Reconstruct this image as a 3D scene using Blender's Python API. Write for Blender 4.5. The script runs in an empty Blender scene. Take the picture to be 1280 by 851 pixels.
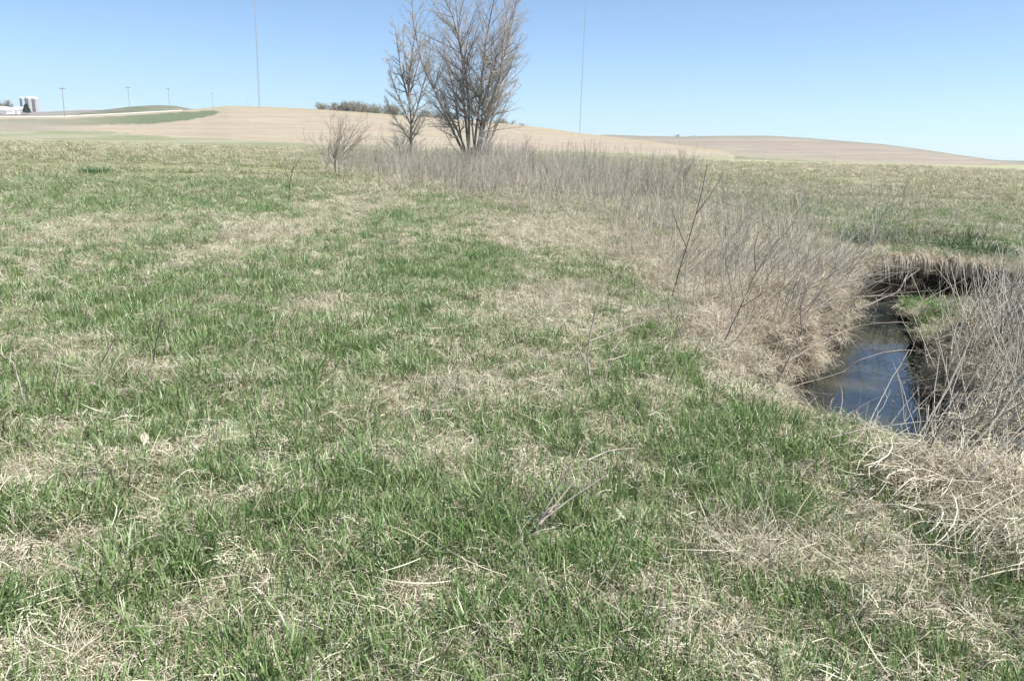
import bpy, math, random
import numpy as np
from mathutils import Matrix, Vector
random.seed(11)
rng = np.random.default_rng(7)
sc = bpy.context.scene
C = sc.collection
R = math.radians

# ------------------------------------------------------------------ camera
F = 1000.0                       # focal length in pixels of a 1280 wide frame
PITCH = math.atan(241.5 / F)
ROLL = R(1.6)
EYE = 1.6
f_ = np.array([0, math.cos(PITCH), -math.sin(PITCH)])
r0 = np.array([1.0, 0, 0]); u0 = np.array([0, math.sin(PITCH), math.cos(PITCH)])
r_ = math.cos(ROLL) * r0 + math.sin(ROLL) * u0
u_ = math.cos(ROLL) * u0 - math.sin(ROLL) * r0
cd = bpy.data.cameras.new("camera"); cam = bpy.data.objects.new("camera", cd); C.objects.link(cam)
cd.sensor_width = 36; cd.lens = 36 * F / 1280; cd.clip_start = 0.05; cd.clip_end = 20000
cam.matrix_world = Matrix(((r_[0], u_[0], -f_[0], 0), (r_[1], u_[1], -f_[1], 0), (r_[2], u_[2], -f_[2], EYE), (0, 0, 0, 1)))
sc.camera = cam

# ------------------------------------------------------------------ world, sun, exposure
SUN_EL, SUN_AZ = R(56), R(102)     # azimuth measured to the right of straight ahead
w = bpy.data.worlds.new("World"); sc.world = w; w.use_nodes = True
nt = w.node_tree; nt.nodes.clear()
wo = nt.nodes.new("ShaderNodeOutputWorld"); bg = nt.nodes.new("ShaderNodeBackground"); sk = nt.nodes.new("ShaderNodeTexSky")
sk.sky_type = 'NISHITA'; sk.sun_disc = False; sk.sun_elevation = SUN_EL; sk.sun_rotation = SUN_AZ
sk.air_density = .8; sk.dust_density = .55; sk.ozone_density = 4.5; sk.altitude = 1200
bg.inputs[1].default_value = 0.09
nt.links.new(sk.outputs[0], bg.inputs[0]); nt.links.new(bg.outputs[0], wo.inputs[0])
sl = bpy.data.lights.new("sun", 'SUN'); sl.energy = 5.0; sl.angle = R(0.53); sl.color = (1, 0.98, 0.935)
so = bpy.data.objects.new("sun", sl); C.objects.link(so)
sdir = Vector((math.sin(SUN_AZ) * math.cos(SUN_EL), math.cos(SUN_AZ) * math.cos(SUN_EL), math.sin(SUN_EL)))
so.rotation_euler = sdir.to_track_quat('Z', 'Y').to_euler()
sc.view_settings.view_transform = 'Standard'; sc.view_settings.look = 'None'
sc.view_settings.exposure = 0.96; sc.view_settings.gamma = 1.0
sc.render.engine = 'CYCLES'; sc.cycles.max_bounces = 6; sc.cycles.transparent_max_bounces = 4
sc.cycles.diffuse_bounces = 3; sc.cycles.glossy_bounces = 2; sc.cycles.transmission_bounces = 3

# ------------------------------------------------------------------ helpers
def ray(x, y):
    x = np.asarray(x, float); y = np.asarray(y, float)
    return f_ + r_ * (x[..., None] - 640) / F + u_ * (425.5 - y[..., None]) / F
def at(x, y, z=0.0):
    d = ray(x, y); t = (z - EYE) / d[..., 2]
    return d[..., 0] * t, d[..., 1] * t
def az_of(x, y=180): d = ray(x, y); return np.arctan2(d[..., 0], d[..., 1])
def tan_el(x, y): d = ray(x, y); return d[..., 2] / np.hypot(d[..., 0], d[..., 1])

def mesh_obj(name, verts, faces, mat=None, parent=None, smooth=False, attrs=None, loops=None):
    me = bpy.data.meshes.new(name)
    verts = np.asarray(verts, np.float32).reshape(-1, 3)
    if isinstance(faces, np.ndarray):
        k = faces.shape[1]; n = len(faces)
        me.vertices.add(len(verts)); me.vertices.foreach_set('co', verts.ravel())
        me.loops.add(n * k); me.loops.foreach_set('vertex_index', faces.astype(np.int32).ravel())
        me.polygons.add(n); me.polygons.foreach_set('loop_start', np.arange(0, n * k, k, dtype=np.int32))
        me.update(calc_edges=True)
    else:
        me.from_pydata([tuple(v) for v in verts], [], faces); me.update()
    if smooth: me.polygons.foreach_set('use_smooth', np.ones(len(me.polygons), bool))
    for k, v in (attrs or {}).items():
        v = np.asarray(v, np.float32)
        if v.ndim == 2:
            a = me.color_attributes.new(k, 'FLOAT_COLOR', 'POINT')
            a.data.foreach_set('color', np.concatenate([v, np.ones((len(v), 1), np.float32)], 1).ravel())
        else:
            a = me.attributes.new(k, 'FLOAT', 'POINT'); a.data.foreach_set('value', v)
    if mat: me.materials.append(mat)
    o = bpy.data.objects.new(name, me); C.objects.link(o)
    if parent: o.parent = parent
    return o
def tag(o, label=None, cat=None, group=None, kind=None):
    if label: o['label'] = label
    if cat: o['category'] = cat
    if group: o['group'] = group
    if kind: o['kind'] = kind
    return o
def empty(name, loc, rz=0.0):
    o = bpy.data.objects.new(name, None); C.objects.link(o)
    o.location = loc; o.rotation_euler = (0, 0, rz); o.empty_display_size = .2
    return o
def copy_tree(o, parent=None):
    c = o.copy(); C.objects.link(c); c.parent = parent
    for ch in [x for x in bpy.data.objects if x.parent == o]: copy_tree(ch, c)
    return c

# value noise, deterministic
class VN:
    def __init__(s, seed):
        s.g = np.random.default_rng(seed).random((257, 257))
        s.g[256] = s.g[0]; s.g[:, 256] = s.g[:, 0]
    def __call__(s, x, y, sc_):
        x = np.asarray(x, float) * sc_; y = np.asarray(y, float) * sc_
        xi = np.floor(x); yi = np.floor(y); fx = x - xi; fy = y - yi
        fx = fx * fx * (3 - 2 * fx); fy = fy * fy * (3 - 2 * fy)
        xi = xi.astype(int) % 256; yi = yi.astype(int) % 256
        g = s.g
        return (g[xi, yi] * (1 - fx) + g[xi + 1, yi] * fx) * (1 - fy) + (g[xi, yi + 1] * (1 - fx) + g[xi + 1, yi + 1] * fx) * fy
    def fbm(s, x, y, sc_, n=4):
        t = 0; a = 1; tot = 0
        for i in range(n): t = t + a * s(x + 17.3 * i, y + 9.1 * i, sc_ * 2 ** i); tot += a; a *= .55
        return t / tot
N1, N2, N3, N4 = VN(1), VN(2), VN(3), VN(4)
def sm(a, b, x):
    t = np.clip((x - a) / (b - a), 0, 1); return t * t * (3 - 2 * t)

# ------------------------------------------------------------------ node materials
def new_mat(name):
    m = bpy.data.materials.new(name); m.use_nodes = True
    t = m.node_tree; t.nodes.clear()
    o = t.nodes.new('ShaderNodeOutputMaterial'); return m, t, o
def nd(t, typ, **kw):
    n = t.nodes.new(typ)
    for k, v in kw.items():
        if k.startswith('i_'): n.inputs[int(k[2:])].default_value = v
        else: setattr(n, k, v)
    return n
def ramp(t, fac, stops):
    r = t.nodes.new('ShaderNodeValToRGB'); t.links.new(fac, r.inputs[0])
    e = r.color_ramp.elements
    while len(e) < len(stops): e.new(.5)
    for k, (p, c) in enumerate(stops): e[k].position = p; e[k].color = (*c, 1)
    return r
def math_n(t, op, a, b=None, clamp=False):
    n = t.nodes.new('ShaderNodeMath'); n.operation = op; n.use_clamp = clamp
    for k, v in enumerate((a, b)):
        if v is None: continue
        if isinstance(v, (int, float)): n.inputs[k].default_value = v
        else: t.links.new(v, n.inputs[k])
    return n.outputs[0]

def blade_mat(name, stops, base_dark, transl=0.35, rough=0.55, spec=0.3, patch=None):
    """stops over (blade random + clump random); 'shade' is the blade's own random value, 'tip' runs root to tip."""
    m, t, o = new_mat(name)
    sh = nd(t, 'ShaderNodeAttribute', attribute_name='shade'); tp = nd(t, 'ShaderNodeAttribute', attribute_name='tip')
    oi = nd(t, 'ShaderNodeObjectInfo')
    v = math_n(t, 'MULTIPLY', sh.outputs['Fac'], 0.62)
    v = math_n(t, 'ADD', v, math_n(t, 'MULTIPLY', oi.outputs['Random'], 0.38))
    cr = ramp(t, v, stops)
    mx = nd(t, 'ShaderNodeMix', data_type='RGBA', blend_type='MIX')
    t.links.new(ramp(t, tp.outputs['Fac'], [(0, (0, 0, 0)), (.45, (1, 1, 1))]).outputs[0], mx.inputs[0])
    mx.inputs[6].default_value = (*base_dark, 1); t.links.new(cr.outputs[0], mx.inputs[7])  # brownish roots, darkened to paint the shade deep between the blades
    p = nd(t, 'ShaderNodeBsdfPrincipled'); p.inputs['Roughness'].default_value = rough
    p.inputs['Specular IOR Level'].default_value = spec
    t.links.new(mx.outputs[2], p.inputs['Base Color'])
    tr = nd(t, 'ShaderNodeBsdfTranslucent'); t.links.new(mx.outputs[2], tr.inputs[0])
    ms = nd(t, 'ShaderNodeMixShader'); ms.inputs[0].default_value = transl
    t.links.new(p.outputs[0], ms.inputs[1]); t.links.new(tr.outputs[0], ms.inputs[2]); t.links.new(ms.outputs[0], o.inputs[0])
    return m
STRAW = [(0.0, (.13, .10, .065)), (.25, (.30, .25, .175)), (.5, (.47, .415, .305)), (.75, (.61, .56, .43)), (1, (.78, .74, .62))]
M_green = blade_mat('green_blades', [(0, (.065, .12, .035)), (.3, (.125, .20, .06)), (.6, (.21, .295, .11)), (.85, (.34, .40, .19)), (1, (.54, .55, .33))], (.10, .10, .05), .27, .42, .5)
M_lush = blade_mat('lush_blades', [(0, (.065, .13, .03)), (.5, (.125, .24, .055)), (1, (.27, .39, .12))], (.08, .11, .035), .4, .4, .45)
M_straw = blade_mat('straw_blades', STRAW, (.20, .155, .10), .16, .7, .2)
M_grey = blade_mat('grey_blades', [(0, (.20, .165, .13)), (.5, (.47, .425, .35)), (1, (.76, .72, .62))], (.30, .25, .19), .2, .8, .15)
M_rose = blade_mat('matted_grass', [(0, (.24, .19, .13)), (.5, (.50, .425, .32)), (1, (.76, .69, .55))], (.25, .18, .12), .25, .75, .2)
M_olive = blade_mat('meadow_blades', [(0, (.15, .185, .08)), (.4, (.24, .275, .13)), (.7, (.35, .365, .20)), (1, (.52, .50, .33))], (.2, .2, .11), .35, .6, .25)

M_dkgreen = blade_mat('dark_green_blades', [(0, (.035, .07, .03)), (.5, (.07, .13, .05)), (1, (.17, .23, .10))], (.05, .06, .03), .2)
M_dkolive = blade_mat('dark_olive_blades', [(0, (.07, .075, .04)), (.5, (.15, .165, .08)), (1, (.38, .36, .24))], (.09, .08, .05), .2)
def simple_mat(name, col, rough=.8, noise=None, bump=0.0, spec=.3, nscale=8.0, metallic=0):
    m, t, o = new_mat(name)
    p = nd(t, 'ShaderNodeBsdfPrincipled'); p.inputs['Roughness'].default_value = rough
    p.inputs['Specular IOR Level'].default_value = spec; p.inputs['Metallic'].default_value = metallic
    tc = nd(t, 'ShaderNodeTexCoord')
    n = nd(t, 'ShaderNodeTexNoise'); n.inputs['Scale'].default_value = nscale; n.inputs['Detail'].default_value = 6
    t.links.new(tc.outputs['Object'], n.inputs['Vector'])
    c2 = noise or tuple(c * .7 for c in col)
    cr = ramp(t, n.outputs[0], [(.3, c2), (.7, col)]); t.links.new(cr.outputs[0], p.inputs['Base Color'])
    if bump:
        b = nd(t, 'ShaderNodeBump'); b.inputs['Strength'].default_value = bump; b.inputs['Distance'].default_value = .02
        t.links.new(n.outputs[0], b.inputs['Height']); t.links.new(b.outputs[0], p.inputs['Normal'])
    t.links.new(p.outputs[0], o.inputs[0]); return m
M_bark = simple_mat('bark', (.36, .31, .27), .9, (.17, .14, .12), .6, .1, 3.0)
M_twig = simple_mat('twig_bark', (.46, .42, .39), .9, (.33, .295, .265), 0, .1, 2.0)
M_bud = simple_mat('buds', (.58, .53, .42), .8, (.50, .42, .35), 0, .2, 1.5)
M_redtwig = simple_mat('shrub_bark', (.40, .34, .29), .9, (.28, .235, .20), 0, .1, 2.0)
M_darkstem = simple_mat('dark_stem', (.12, .095, .08), .9, (.06, .05, .04), .2, .1, 30)
M_palestem = simple_mat('pale_stem', (.56, .50, .41), .8, (.36, .30, .235), .2, .2, 30)
M_greystem = simple_mat('grey_stem', (.46, .40, .34), .85, (.26, .21, .175), .2, .2, 30)
M_pole = simple_mat('weathered_wood', (.30, .275, .25), .9)
M_mast = simple_mat('mast_steel', (.42, .43, .45), .6, (.36, .37, .39))
M_white = simple_mat('white_paint', (.78, .78, .76), .6, (.70, .70, .68))
M_roofw = simple_mat('white_metal_roof', (.80, .80, .80), .45, (.72, .73, .74))
M_silo = simple_mat('concrete_stave', (.46, .44, .43), .85, (.36, .34, .335), 0, .2, .6)
M_siloblue = simple_mat('blue_grey_steel', (.42, .48, .52), .5, (.36, .42, .47), 0, .4, .6)
M_dome = simple_mat('galvanised_dome', (.70, .71, .73), .4, (.6, .61, .64))
M_dark = simple_mat('dark_opening', (.03, .03, .035), .7)

def ground_material():
    m, t, o = new_mat('meadow_ground')
    a = nd(t, 'ShaderNodeAttribute', attribute_name='mask')       # R straw share, G soil, B far meadow
    sp = nd(t, 'ShaderNodeSeparateColor'); t.links.new(a.outputs['Color'], sp.inputs[0])
    g = nd(t, 'ShaderNodeNewGeometry')
    n1 = nd(t, 'ShaderNodeTexNoise'); n1.inputs['Scale'].default_value = 45; n1.inputs['Detail'].default_value = 8; n1.inputs['Roughness'].default_value = .75
    n2 = nd(t, 'ShaderNodeTexNoise'); n2.inputs['Scale'].default_value = 1.1; n2.inputs['Detail'].default_value = 7; n2.inputs['Roughness'].default_value = .65
    mp = nd(t, 'ShaderNodeMapping'); mp.inputs['Scale'].default_value = (.3, 1, 1)
    t.links.new(g.outputs['Position'], mp.inputs[0])
    for n in (n1, n2): t.links.new((mp if n is n2 else g).outputs[0 if n is n2 else 'Position'], n.inputs['Vector'])
    straw = ramp(t, n1.outputs[0], [(.3, (.10, .075, .05)), (.5, (.28, .22, .15)), (.7, (.50, .42, .30))])
    grn = ramp(t, n1.outputs[0], [(.3, (.075, .085, .04)), (.52, (.17, .19, .09)), (.75, (.36, .34, .19))])
    far = ramp(t, n2.outputs[0], [(.32, (.17, .20, .10)), (.5, (.27, .275, .16)), (.68, (.44, .41, .28))])
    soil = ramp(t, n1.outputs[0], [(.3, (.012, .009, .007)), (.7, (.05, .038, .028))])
    def mix(f, x, y):
        k = nd(t, 'ShaderNodeMix', data_type='RGBA'); t.links.new(f, k.inputs[0]); t.links.new(x, k.inputs[6]); t.links.new(y, k.inputs[7]); return k.outputs[2]
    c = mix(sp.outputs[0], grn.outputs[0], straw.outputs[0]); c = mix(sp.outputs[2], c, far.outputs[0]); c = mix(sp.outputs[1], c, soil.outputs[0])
    p = nd(t, 'ShaderNodeBsdfPrincipled'); p.inputs['Roughness'].default_value = .95; p.inputs['Specular IOR Level'].default_value = .1
    b = nd(t, 'ShaderNodeBump'); b.inputs['Strength'].default_value = .8; b.inputs['Distance'].default_value = .02
    t.links.new(n1.outputs[0], b.inputs['Height']); t.links.new(b.outputs[0], p.inputs['Normal'])
    t.links.new(c, p.inputs['Base Color']); t.links.new(p.outputs[0], o.inputs[0]); return m
M_ground = ground_material()
def field_material():
    m, t, o = new_mat('field_soil_and_stubble')
    a = nd(t, 'ShaderNodeAttribute', attribute_name='col'); g = nd(t, 'ShaderNodeNewGeometry')
    mp = nd(t, 'ShaderNodeMapping'); mp.inputs['Scale'].default_value = (.06, .3, .3); t.links.new(g.outputs['Position'], mp.inputs[0])
    n = nd(t, 'ShaderNodeTexNoise'); n.inputs['Scale'].default_value = 1; n.inputs['Detail'].default_value = 8; n.inputs['Roughness'].default_value = .7
    t.links.new(mp.outputs[0], n.inputs['Vector'])
    r = ramp(t, n.outputs[0], [(.3, (.76, .78, .78)), (.7, (1.15, 1.15, 1.15))])
    k = nd(t, 'ShaderNodeMix', data_type='RGBA', blend_type='MULTIPLY'); k.inputs[0].default_value = 1
    n2 = nd(t, 'ShaderNodeTexNoise'); n2.inputs['Scale'].default_value = 1.1; n2.inputs['Detail'].default_value = 5; n2.inputs['Roughness'].default_value = .8; t.links.new(g.outputs['Position'], n2.inputs['Vector'])
    r2 = ramp(t, n2.outputs[0], [(.35, (.86, .86, .86)), (.65, (1.10, 1.10, 1.10))])
    k2 = nd(t, 'ShaderNodeMix', data_type='RGBA', blend_type='MULTIPLY'); k2.inputs[0].default_value = 1; t.links.new(r.outputs[0], k2.inputs[6]); t.links.new(r2.outputs[0], k2.inputs[7])
    t.links.new(a.outputs['Color'], k.inputs[6]); t.links.new(k2.outputs[2], k.inputs[7])
    p = nd(t, 'ShaderNodeBsdfPrincipled'); p.inputs['Roughness'].default_value = .95; p.inputs['Specular IOR Level'].default_value = .1
    t.links.new(k.outputs[2], p.inputs['Base Color']); t.links.new(p.outputs[0], o.inputs[0]); return m
M_field = field_material()

# ------------------------------------------------------------------ terrain
# creek centre line: x, y, half width, depth of the bed below the meadow, bank width left / right
CREEK = np.array([
    (5.2, 1.6, .08, .10, .5, .5), (3.6, 2.7, .08, .10, .45, .5), (2.9, 3.8, .08, .10, .4, .5), (2.72, 4.6, .10, .20, .7, .6),
    (2.68, 5.15, .20, .62, .85, .6), (2.70, 5.65, .36, .85, .85, .6), (2.84, 6.3, .38, .85, .6, .8), (3.32, 7.45, .35, .85, .25, .9), (3.92, 8.6, .28, .85, .3, .6),
    (4.62, 9.75, .24, .85, .3, .3), (5.05, 10.9, .22, .82, .3, .3), (5.35, 11.7, .25, .80, .25, .3), (5.95, 12.25, .30, .80, .07, .3),
    (6.9, 12.25, .30, .80, .07, .4), (7.7, 11.7, .26, .80, .12, .4), (8.1, 10.6, .3, .8, .3, .4), (8.6, 9.6, .3, .8, .3, .4), (10.5, 9.0, .3, .8, .3, .4), (15, 9.5, .3, .8, .3, .4), (22, 11, .3, .8, .3, .4), (40, 12, .3, .8, .3, .4)])
def resample(P, n):
    d = np.r_[0, np.cumsum(np.hypot(*(P[1:, :2] - P[:-1, :2]).T))]; s = np.linspace(0, d[-1], n)
    Q = np.stack([np.interp(s, d, P[:, k]) for k in range(P.shape[1])], 1)
    for _ in range(6): Q[1:-1, :2] = (Q[:-2, :2] + 2 * Q[1:-1, :2] + Q[2:, :2]) / 4
    return Q
CR = resample(CREEK, 260)
def creek_info(x, y):
    sh = x.shape; x = x.ravel(); y = y.ravel()
    dist = np.full(x.shape, 99.0); hw = np.zeros_like(dist); dep = np.zeros_like(dist); bw = np.full_like(dist, .3)
    sel = np.where((x > 0) & (x < 42) & (y > 0) & (y < 18))[0]
    for chunk in np.array_split(sel, max(1, len(sel) // 20000)):
        if not len(chunk): continue
        dx = x[chunk, None] - CR[None, :, 0]; dy = y[chunk, None] - CR[None, :, 1]
        d2 = dx * dx + dy * dy; k = d2.argmin(1); ar = np.arange(len(chunk))
        kk = np.clip(k, 1, len(CR) - 2); tx = CR[kk + 1, 0] - CR[kk - 1, 0]; ty = CR[kk + 1, 1] - CR[kk - 1, 1]
        left = (tx * dy[ar, k] - ty * dx[ar, k]) > 0
        dist[chunk] = np.sqrt(d2[ar, k]); hw[chunk] = CR[k, 2]; dep[chunk] = CR[k, 3]; bw[chunk] = np.where(left, CR[k, 4], CR[k, 5])
    return dist.reshape(sh), hw.reshape(sh), dep.reshape(sh), bw.reshape(sh)
def height(x, y):
    x = np.asarray(x, float); y = np.asarray(y, float)
    r = np.hypot(x, y)
    z = (N1.fbm(x, y, .9, 3) - .5) * .11 * sm(0, 3, r) + (N2(x, y, .06) - .5) * .25 * sm(6, 30, r)
    # meadow rises a little far to the left, a touch of tussocks
    z = z + (N3(x, y, 3.2) - .5) * .05
    z = z + sm(60, 400, r) * np.clip(-x + 40, 0, 400) * .004
    d, hw, dep, bw = creek_info(x, y)
    wob = (N3(x, y, 2.2) - .5) * .16 * sm(.05, .3, bw)
    e = sm(0, 1, (d + wob - hw) / bw)
    zc = -dep
    z = np.where(d < 6, zc + (z - zc) * e, z)
    # low grassy bench inside the bend
    b = 1 - sm(.55, 1.0, np.hypot((x - 6.1) / 1.45, (y - 11.0) / 1.35) + (N2(x, y, 1.4) - .5) * .3)
    z = np.where(b > 0, np.minimum(z, z * (1 - b) + (-.49 + (N1(x, y, 3) - .5) * .12) * b), z)
    b2 = 1 - sm(.4, 1.0, np.hypot((x - 5.2) / 1.15, (y - 9.2) / 1.3))
    z = np.where(b2 > 0, np.minimum(z, z * (1 - b2) + (-.38) * b2), z)
    # the left bank of the creek swells where old grass is piled
    z = z + .14 * np.exp(-(((x - 6.5) / 1.3) ** 2 + ((y - 13.1) / .6) ** 2)) * e
    z = z + .16 * np.exp(-(((x - 3.0) / .75) ** 2 + ((y - 8.7) / .9) ** 2)) * e
    return z

def blob(px, py, x, y, rx, ry):
    """soft spot: ellipse seen at picture point (x, y), laid out on the ground by projecting its centre and radii"""
    cx, cy = at(x, y); ax, ay = at(x + rx, y); bx, by = at(x, y - ry); dx_, dy_ = at(x, y + ry)
    ru = abs(ax - cx); rv = (by - dy_) / 2
    return np.exp(-(((px - cx) / ru) ** 2 + ((py - cy) / rv) ** 2))
STRAWS = [(60, 300, 130, 22, .75), (150, 275, 100, 14, .5), (310, 300, 45, 26, 1), (440, 262, 70, 22, .9), (480, 235, 90, 16, .7), (700, 380, 75, 32, 1.1), (560, 492, 90, 16, .7),
          (130, 468, 100, 18, .9), (15, 600, 60, 34, 1.1), (400, 390, 40, 22, .6), (280, 385, 30, 18, .6), (700, 610, 90, 24, .7), (940, 690, 100, 28, .8), (1150, 760, 140, 60, .9),
          (1180, 620, 130, 40, 1.2), (360, 800, 110, 40, .9), (60, 700, 110, 26, .7), (60, 830, 110, 34, 1), (640, 745, 170, 22, .75), (930, 470, 60, 45, 1.2), (1020, 430, 70, 45, 1.2),
          (560, 575, 45, 18, .6), (1000, 640, 60, 16, .6), (860, 800, 90, 26, .5), (230, 640, 60, 18, .45), (500, 835, 90, 20, .7), (1060, 700, 70, 40, .6), (180, 590, 70, 20, .4), (720, 300, 110, 28, 1), (620, 285, 90, 22, .8)]
LUSH = [(570, 335, 70, 26, 1), (985, 565, 90, 32, 1.3), (1255, 715, 60, 50, 1.2), (470, 440, 120, 32, .8), (320, 420, 110, 26, .8), (180, 375, 90, 22, .6), (600, 660, 130, 26, .7),
        (880, 490, 60, 36, .8), (910, 590, 80, 26, .9), (760, 355, 60, 18, .7), (320, 660, 120, 30, .6), (120, 345, 60, 14, .5), (740, 700, 60, 36, .4), (250, 520, 140, 22, .6), (820, 440, 60, 28, .7)]
WEED = np.array([(2.3, 7.0, .9), (2.9, 9.2, 1.3), (3.6, 12.2, 2.0), (4.0, 18, 3.2), (2.5, 27, 5.0), (.5, 40, 7.5), (-2.5, 58, 11), (-6, 75, 10)])
WR = resample(WEED, 80)
def weed_mask(x, y):
    sh = np.shape(x); x = np.ravel(x); y = np.ravel(y); out = np.zeros(len(x))
    for ch in np.array_split(np.arange(len(x)), max(1, len(x) // 50000)):
        d = np.hypot(x[ch, None] - WR[None, :, 0], y[ch, None] - WR[None, :, 1]) / WR[None, :, 2]
        out[ch] = 1 - sm(.3, 1.35, d.min(1) + (N4.fbm(x[ch], y[ch], .4, 2) - .5) * .9)
    return out.reshape(sh)
def rbank_mask(x, y):
    m = np.exp(-(((x - 4.3) / .9) ** 2 + ((y - 5.6) / 1.5) ** 2)) + np.exp(-(((x - 6.0) / 1.2) ** 2 + ((y - 7.6) / 1.2) ** 2)) + np.exp(-(((x - 3.3) / .7) ** 2 + ((y - 4.4) / .6) ** 2)) + .8 * np.exp(-(((x - 8.2) / 1.4) ** 2 + ((y - 10) / 1.2) ** 2))
    return np.clip(m, 0, 1)
def straw_mask(x, y):
    r = np.hypot(x, y)
    s = .21 + (N2.fbm(x, y, 3.0, 4) - .5) * 1.15 + (N4.fbm(x, y, 9.0, 2) - .5) * .75 + (N3.fbm(x, y, .33, 2) - .5) * .5
    s = s - .17 * sm(9, 26, r)
    near = r < 60
    for b in STRAWS: s = s + b[4] * .52 * np.where(near, blob(x, y, *b[:4]), 0)
    for b in LUSH: s = s - b[4] * .45 * np.where(near, blob(x, y, *b[:4]), 0)
    s = s + .75 * weed_mask(x, y) * (.75 + .8 * (N1.fbm(x, y, .9, 2) - .5)) + .14 * sm(3, 8, x) * sm(10, 16, y) + .12 * rbank_mask(x, y)
    return np.clip(s, 0, 1)

def axis(lo, hi, dlo, dhi, fine, mid, mlo, mhi, g=1.06):
    a = list(np.arange(dlo, dhi, fine)); b = list(np.arange(dhi, mhi, mid)); c = list(np.arange(dlo - mid, mlo, -mid))[::-1]
    v = c + a + b; s = mid; x = v[-1]; up = []
    while x < hi: s *= g; x += s; up.append(x)
    s = mid; x = v[0]; dn = []
    while x > lo: s *= g; x -= s; dn.append(x)
    return np.array(dn[::-1] + v + up)
xs = axis(-5200, 5200, 1.9, 9.4, .045, .11, -9, 14); ys = axis(-60, 6000, 3.4, 13.0, .045, .11, 0.4, 24)
X, Y = np.meshgrid(xs, ys); nx, ny = len(xs), len(ys)
Z = height(X, Y)
rr = np.hypot(X, Y)
gx = np.gradient(Z, xs, axis=1); gy = np.gradient(Z, ys, axis=0)
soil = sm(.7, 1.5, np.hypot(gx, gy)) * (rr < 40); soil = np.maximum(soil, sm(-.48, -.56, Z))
sm_ = straw_mask(X, Y)
mask = np.stack([sm_, soil, sm(20, 80, rr)], -1).reshape(-1, 3)
ii = np.arange(nx * ny).reshape(ny, nx)
q = np.stack([ii[:-1, :-1], ii[:-1, 1:], ii[1:, 1:], ii[1:, :-1]], -1).reshape(-1, 4)
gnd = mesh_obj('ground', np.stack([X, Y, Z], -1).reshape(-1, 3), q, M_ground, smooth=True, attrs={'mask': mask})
tag(gnd, 'rough meadow ground with old grass litter', kind='structure')

# water
m, t, o = new_mat('creek_water')
p = nd(t, 'ShaderNodeBsdfPrincipled'); p.inputs['Base Color'].default_value = (.012, .016, .016, 1); p.inputs['Roughness'].default_value = .03; p.inputs['IOR'].default_value = 1.38
nn = nd(t, 'ShaderNodeTexNoise'); nn.inputs['Scale'].default_value = 5; nn.inputs['Detail'].default_value = 3
gg = nd(t, 'ShaderNodeNewGeometry'); t.links.new(gg.outputs['Position'], nn.inputs['Vector'])
b = nd(t, 'ShaderNodeBump'); b.inputs['Strength'].default_value = .12; b.inputs['Distance'].default_value = .02
t.links.new(nn.outputs[0], b.inputs['Height']); t.links.new(b.outputs[0], p.inputs['Normal'])
ns = nd(t, 'ShaderNodeTexNoise'); ns.inputs['Scale'].default_value = 1.6; ns.inputs['Detail'].default_value = 5; t.links.new(gg.outputs['Position'], ns.inputs['Vector'])
t.links.new(ramp(t, ns.outputs[0], [(.4, (.012, .018, .02)), (.7, (.05, .05, .035))]).outputs[0], p.inputs['Base Color'])
t.links.new(p.outputs[0], o.inputs[0])
wv = []; wf = []
for k, c in enumerate(CR):
    a_, b_ = CR[max(k - 1, 0)], CR[min(k + 1, len(CR) - 1)]
    tx, ty = b_[0] - a_[0], b_[1] - a_[1]; L = math.hypot(tx, ty); nx_, ny_ = -ty / L, tx / L
    hw = c[2] + .42
    for s in np.linspace(-1, 1, 7): wv.append((c[0] + nx_ * hw * s, c[1] + ny_ * hw * s, -.60))
    if k and k < len(CR):
        for j in range(6): wf.append(((k - 1) * 7 + j, (k - 1) * 7 + j + 1, k * 7 + j + 1, k * 7 + j))
wf = [f for f in wf if min(wv[i][1] for i in f) > 4.9 or wv[f[0]][0] > 8]
tag(mesh_obj('water', wv, wf, m), 'still dark water of the narrow creek reflecting blue sky', kind='structure')

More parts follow.
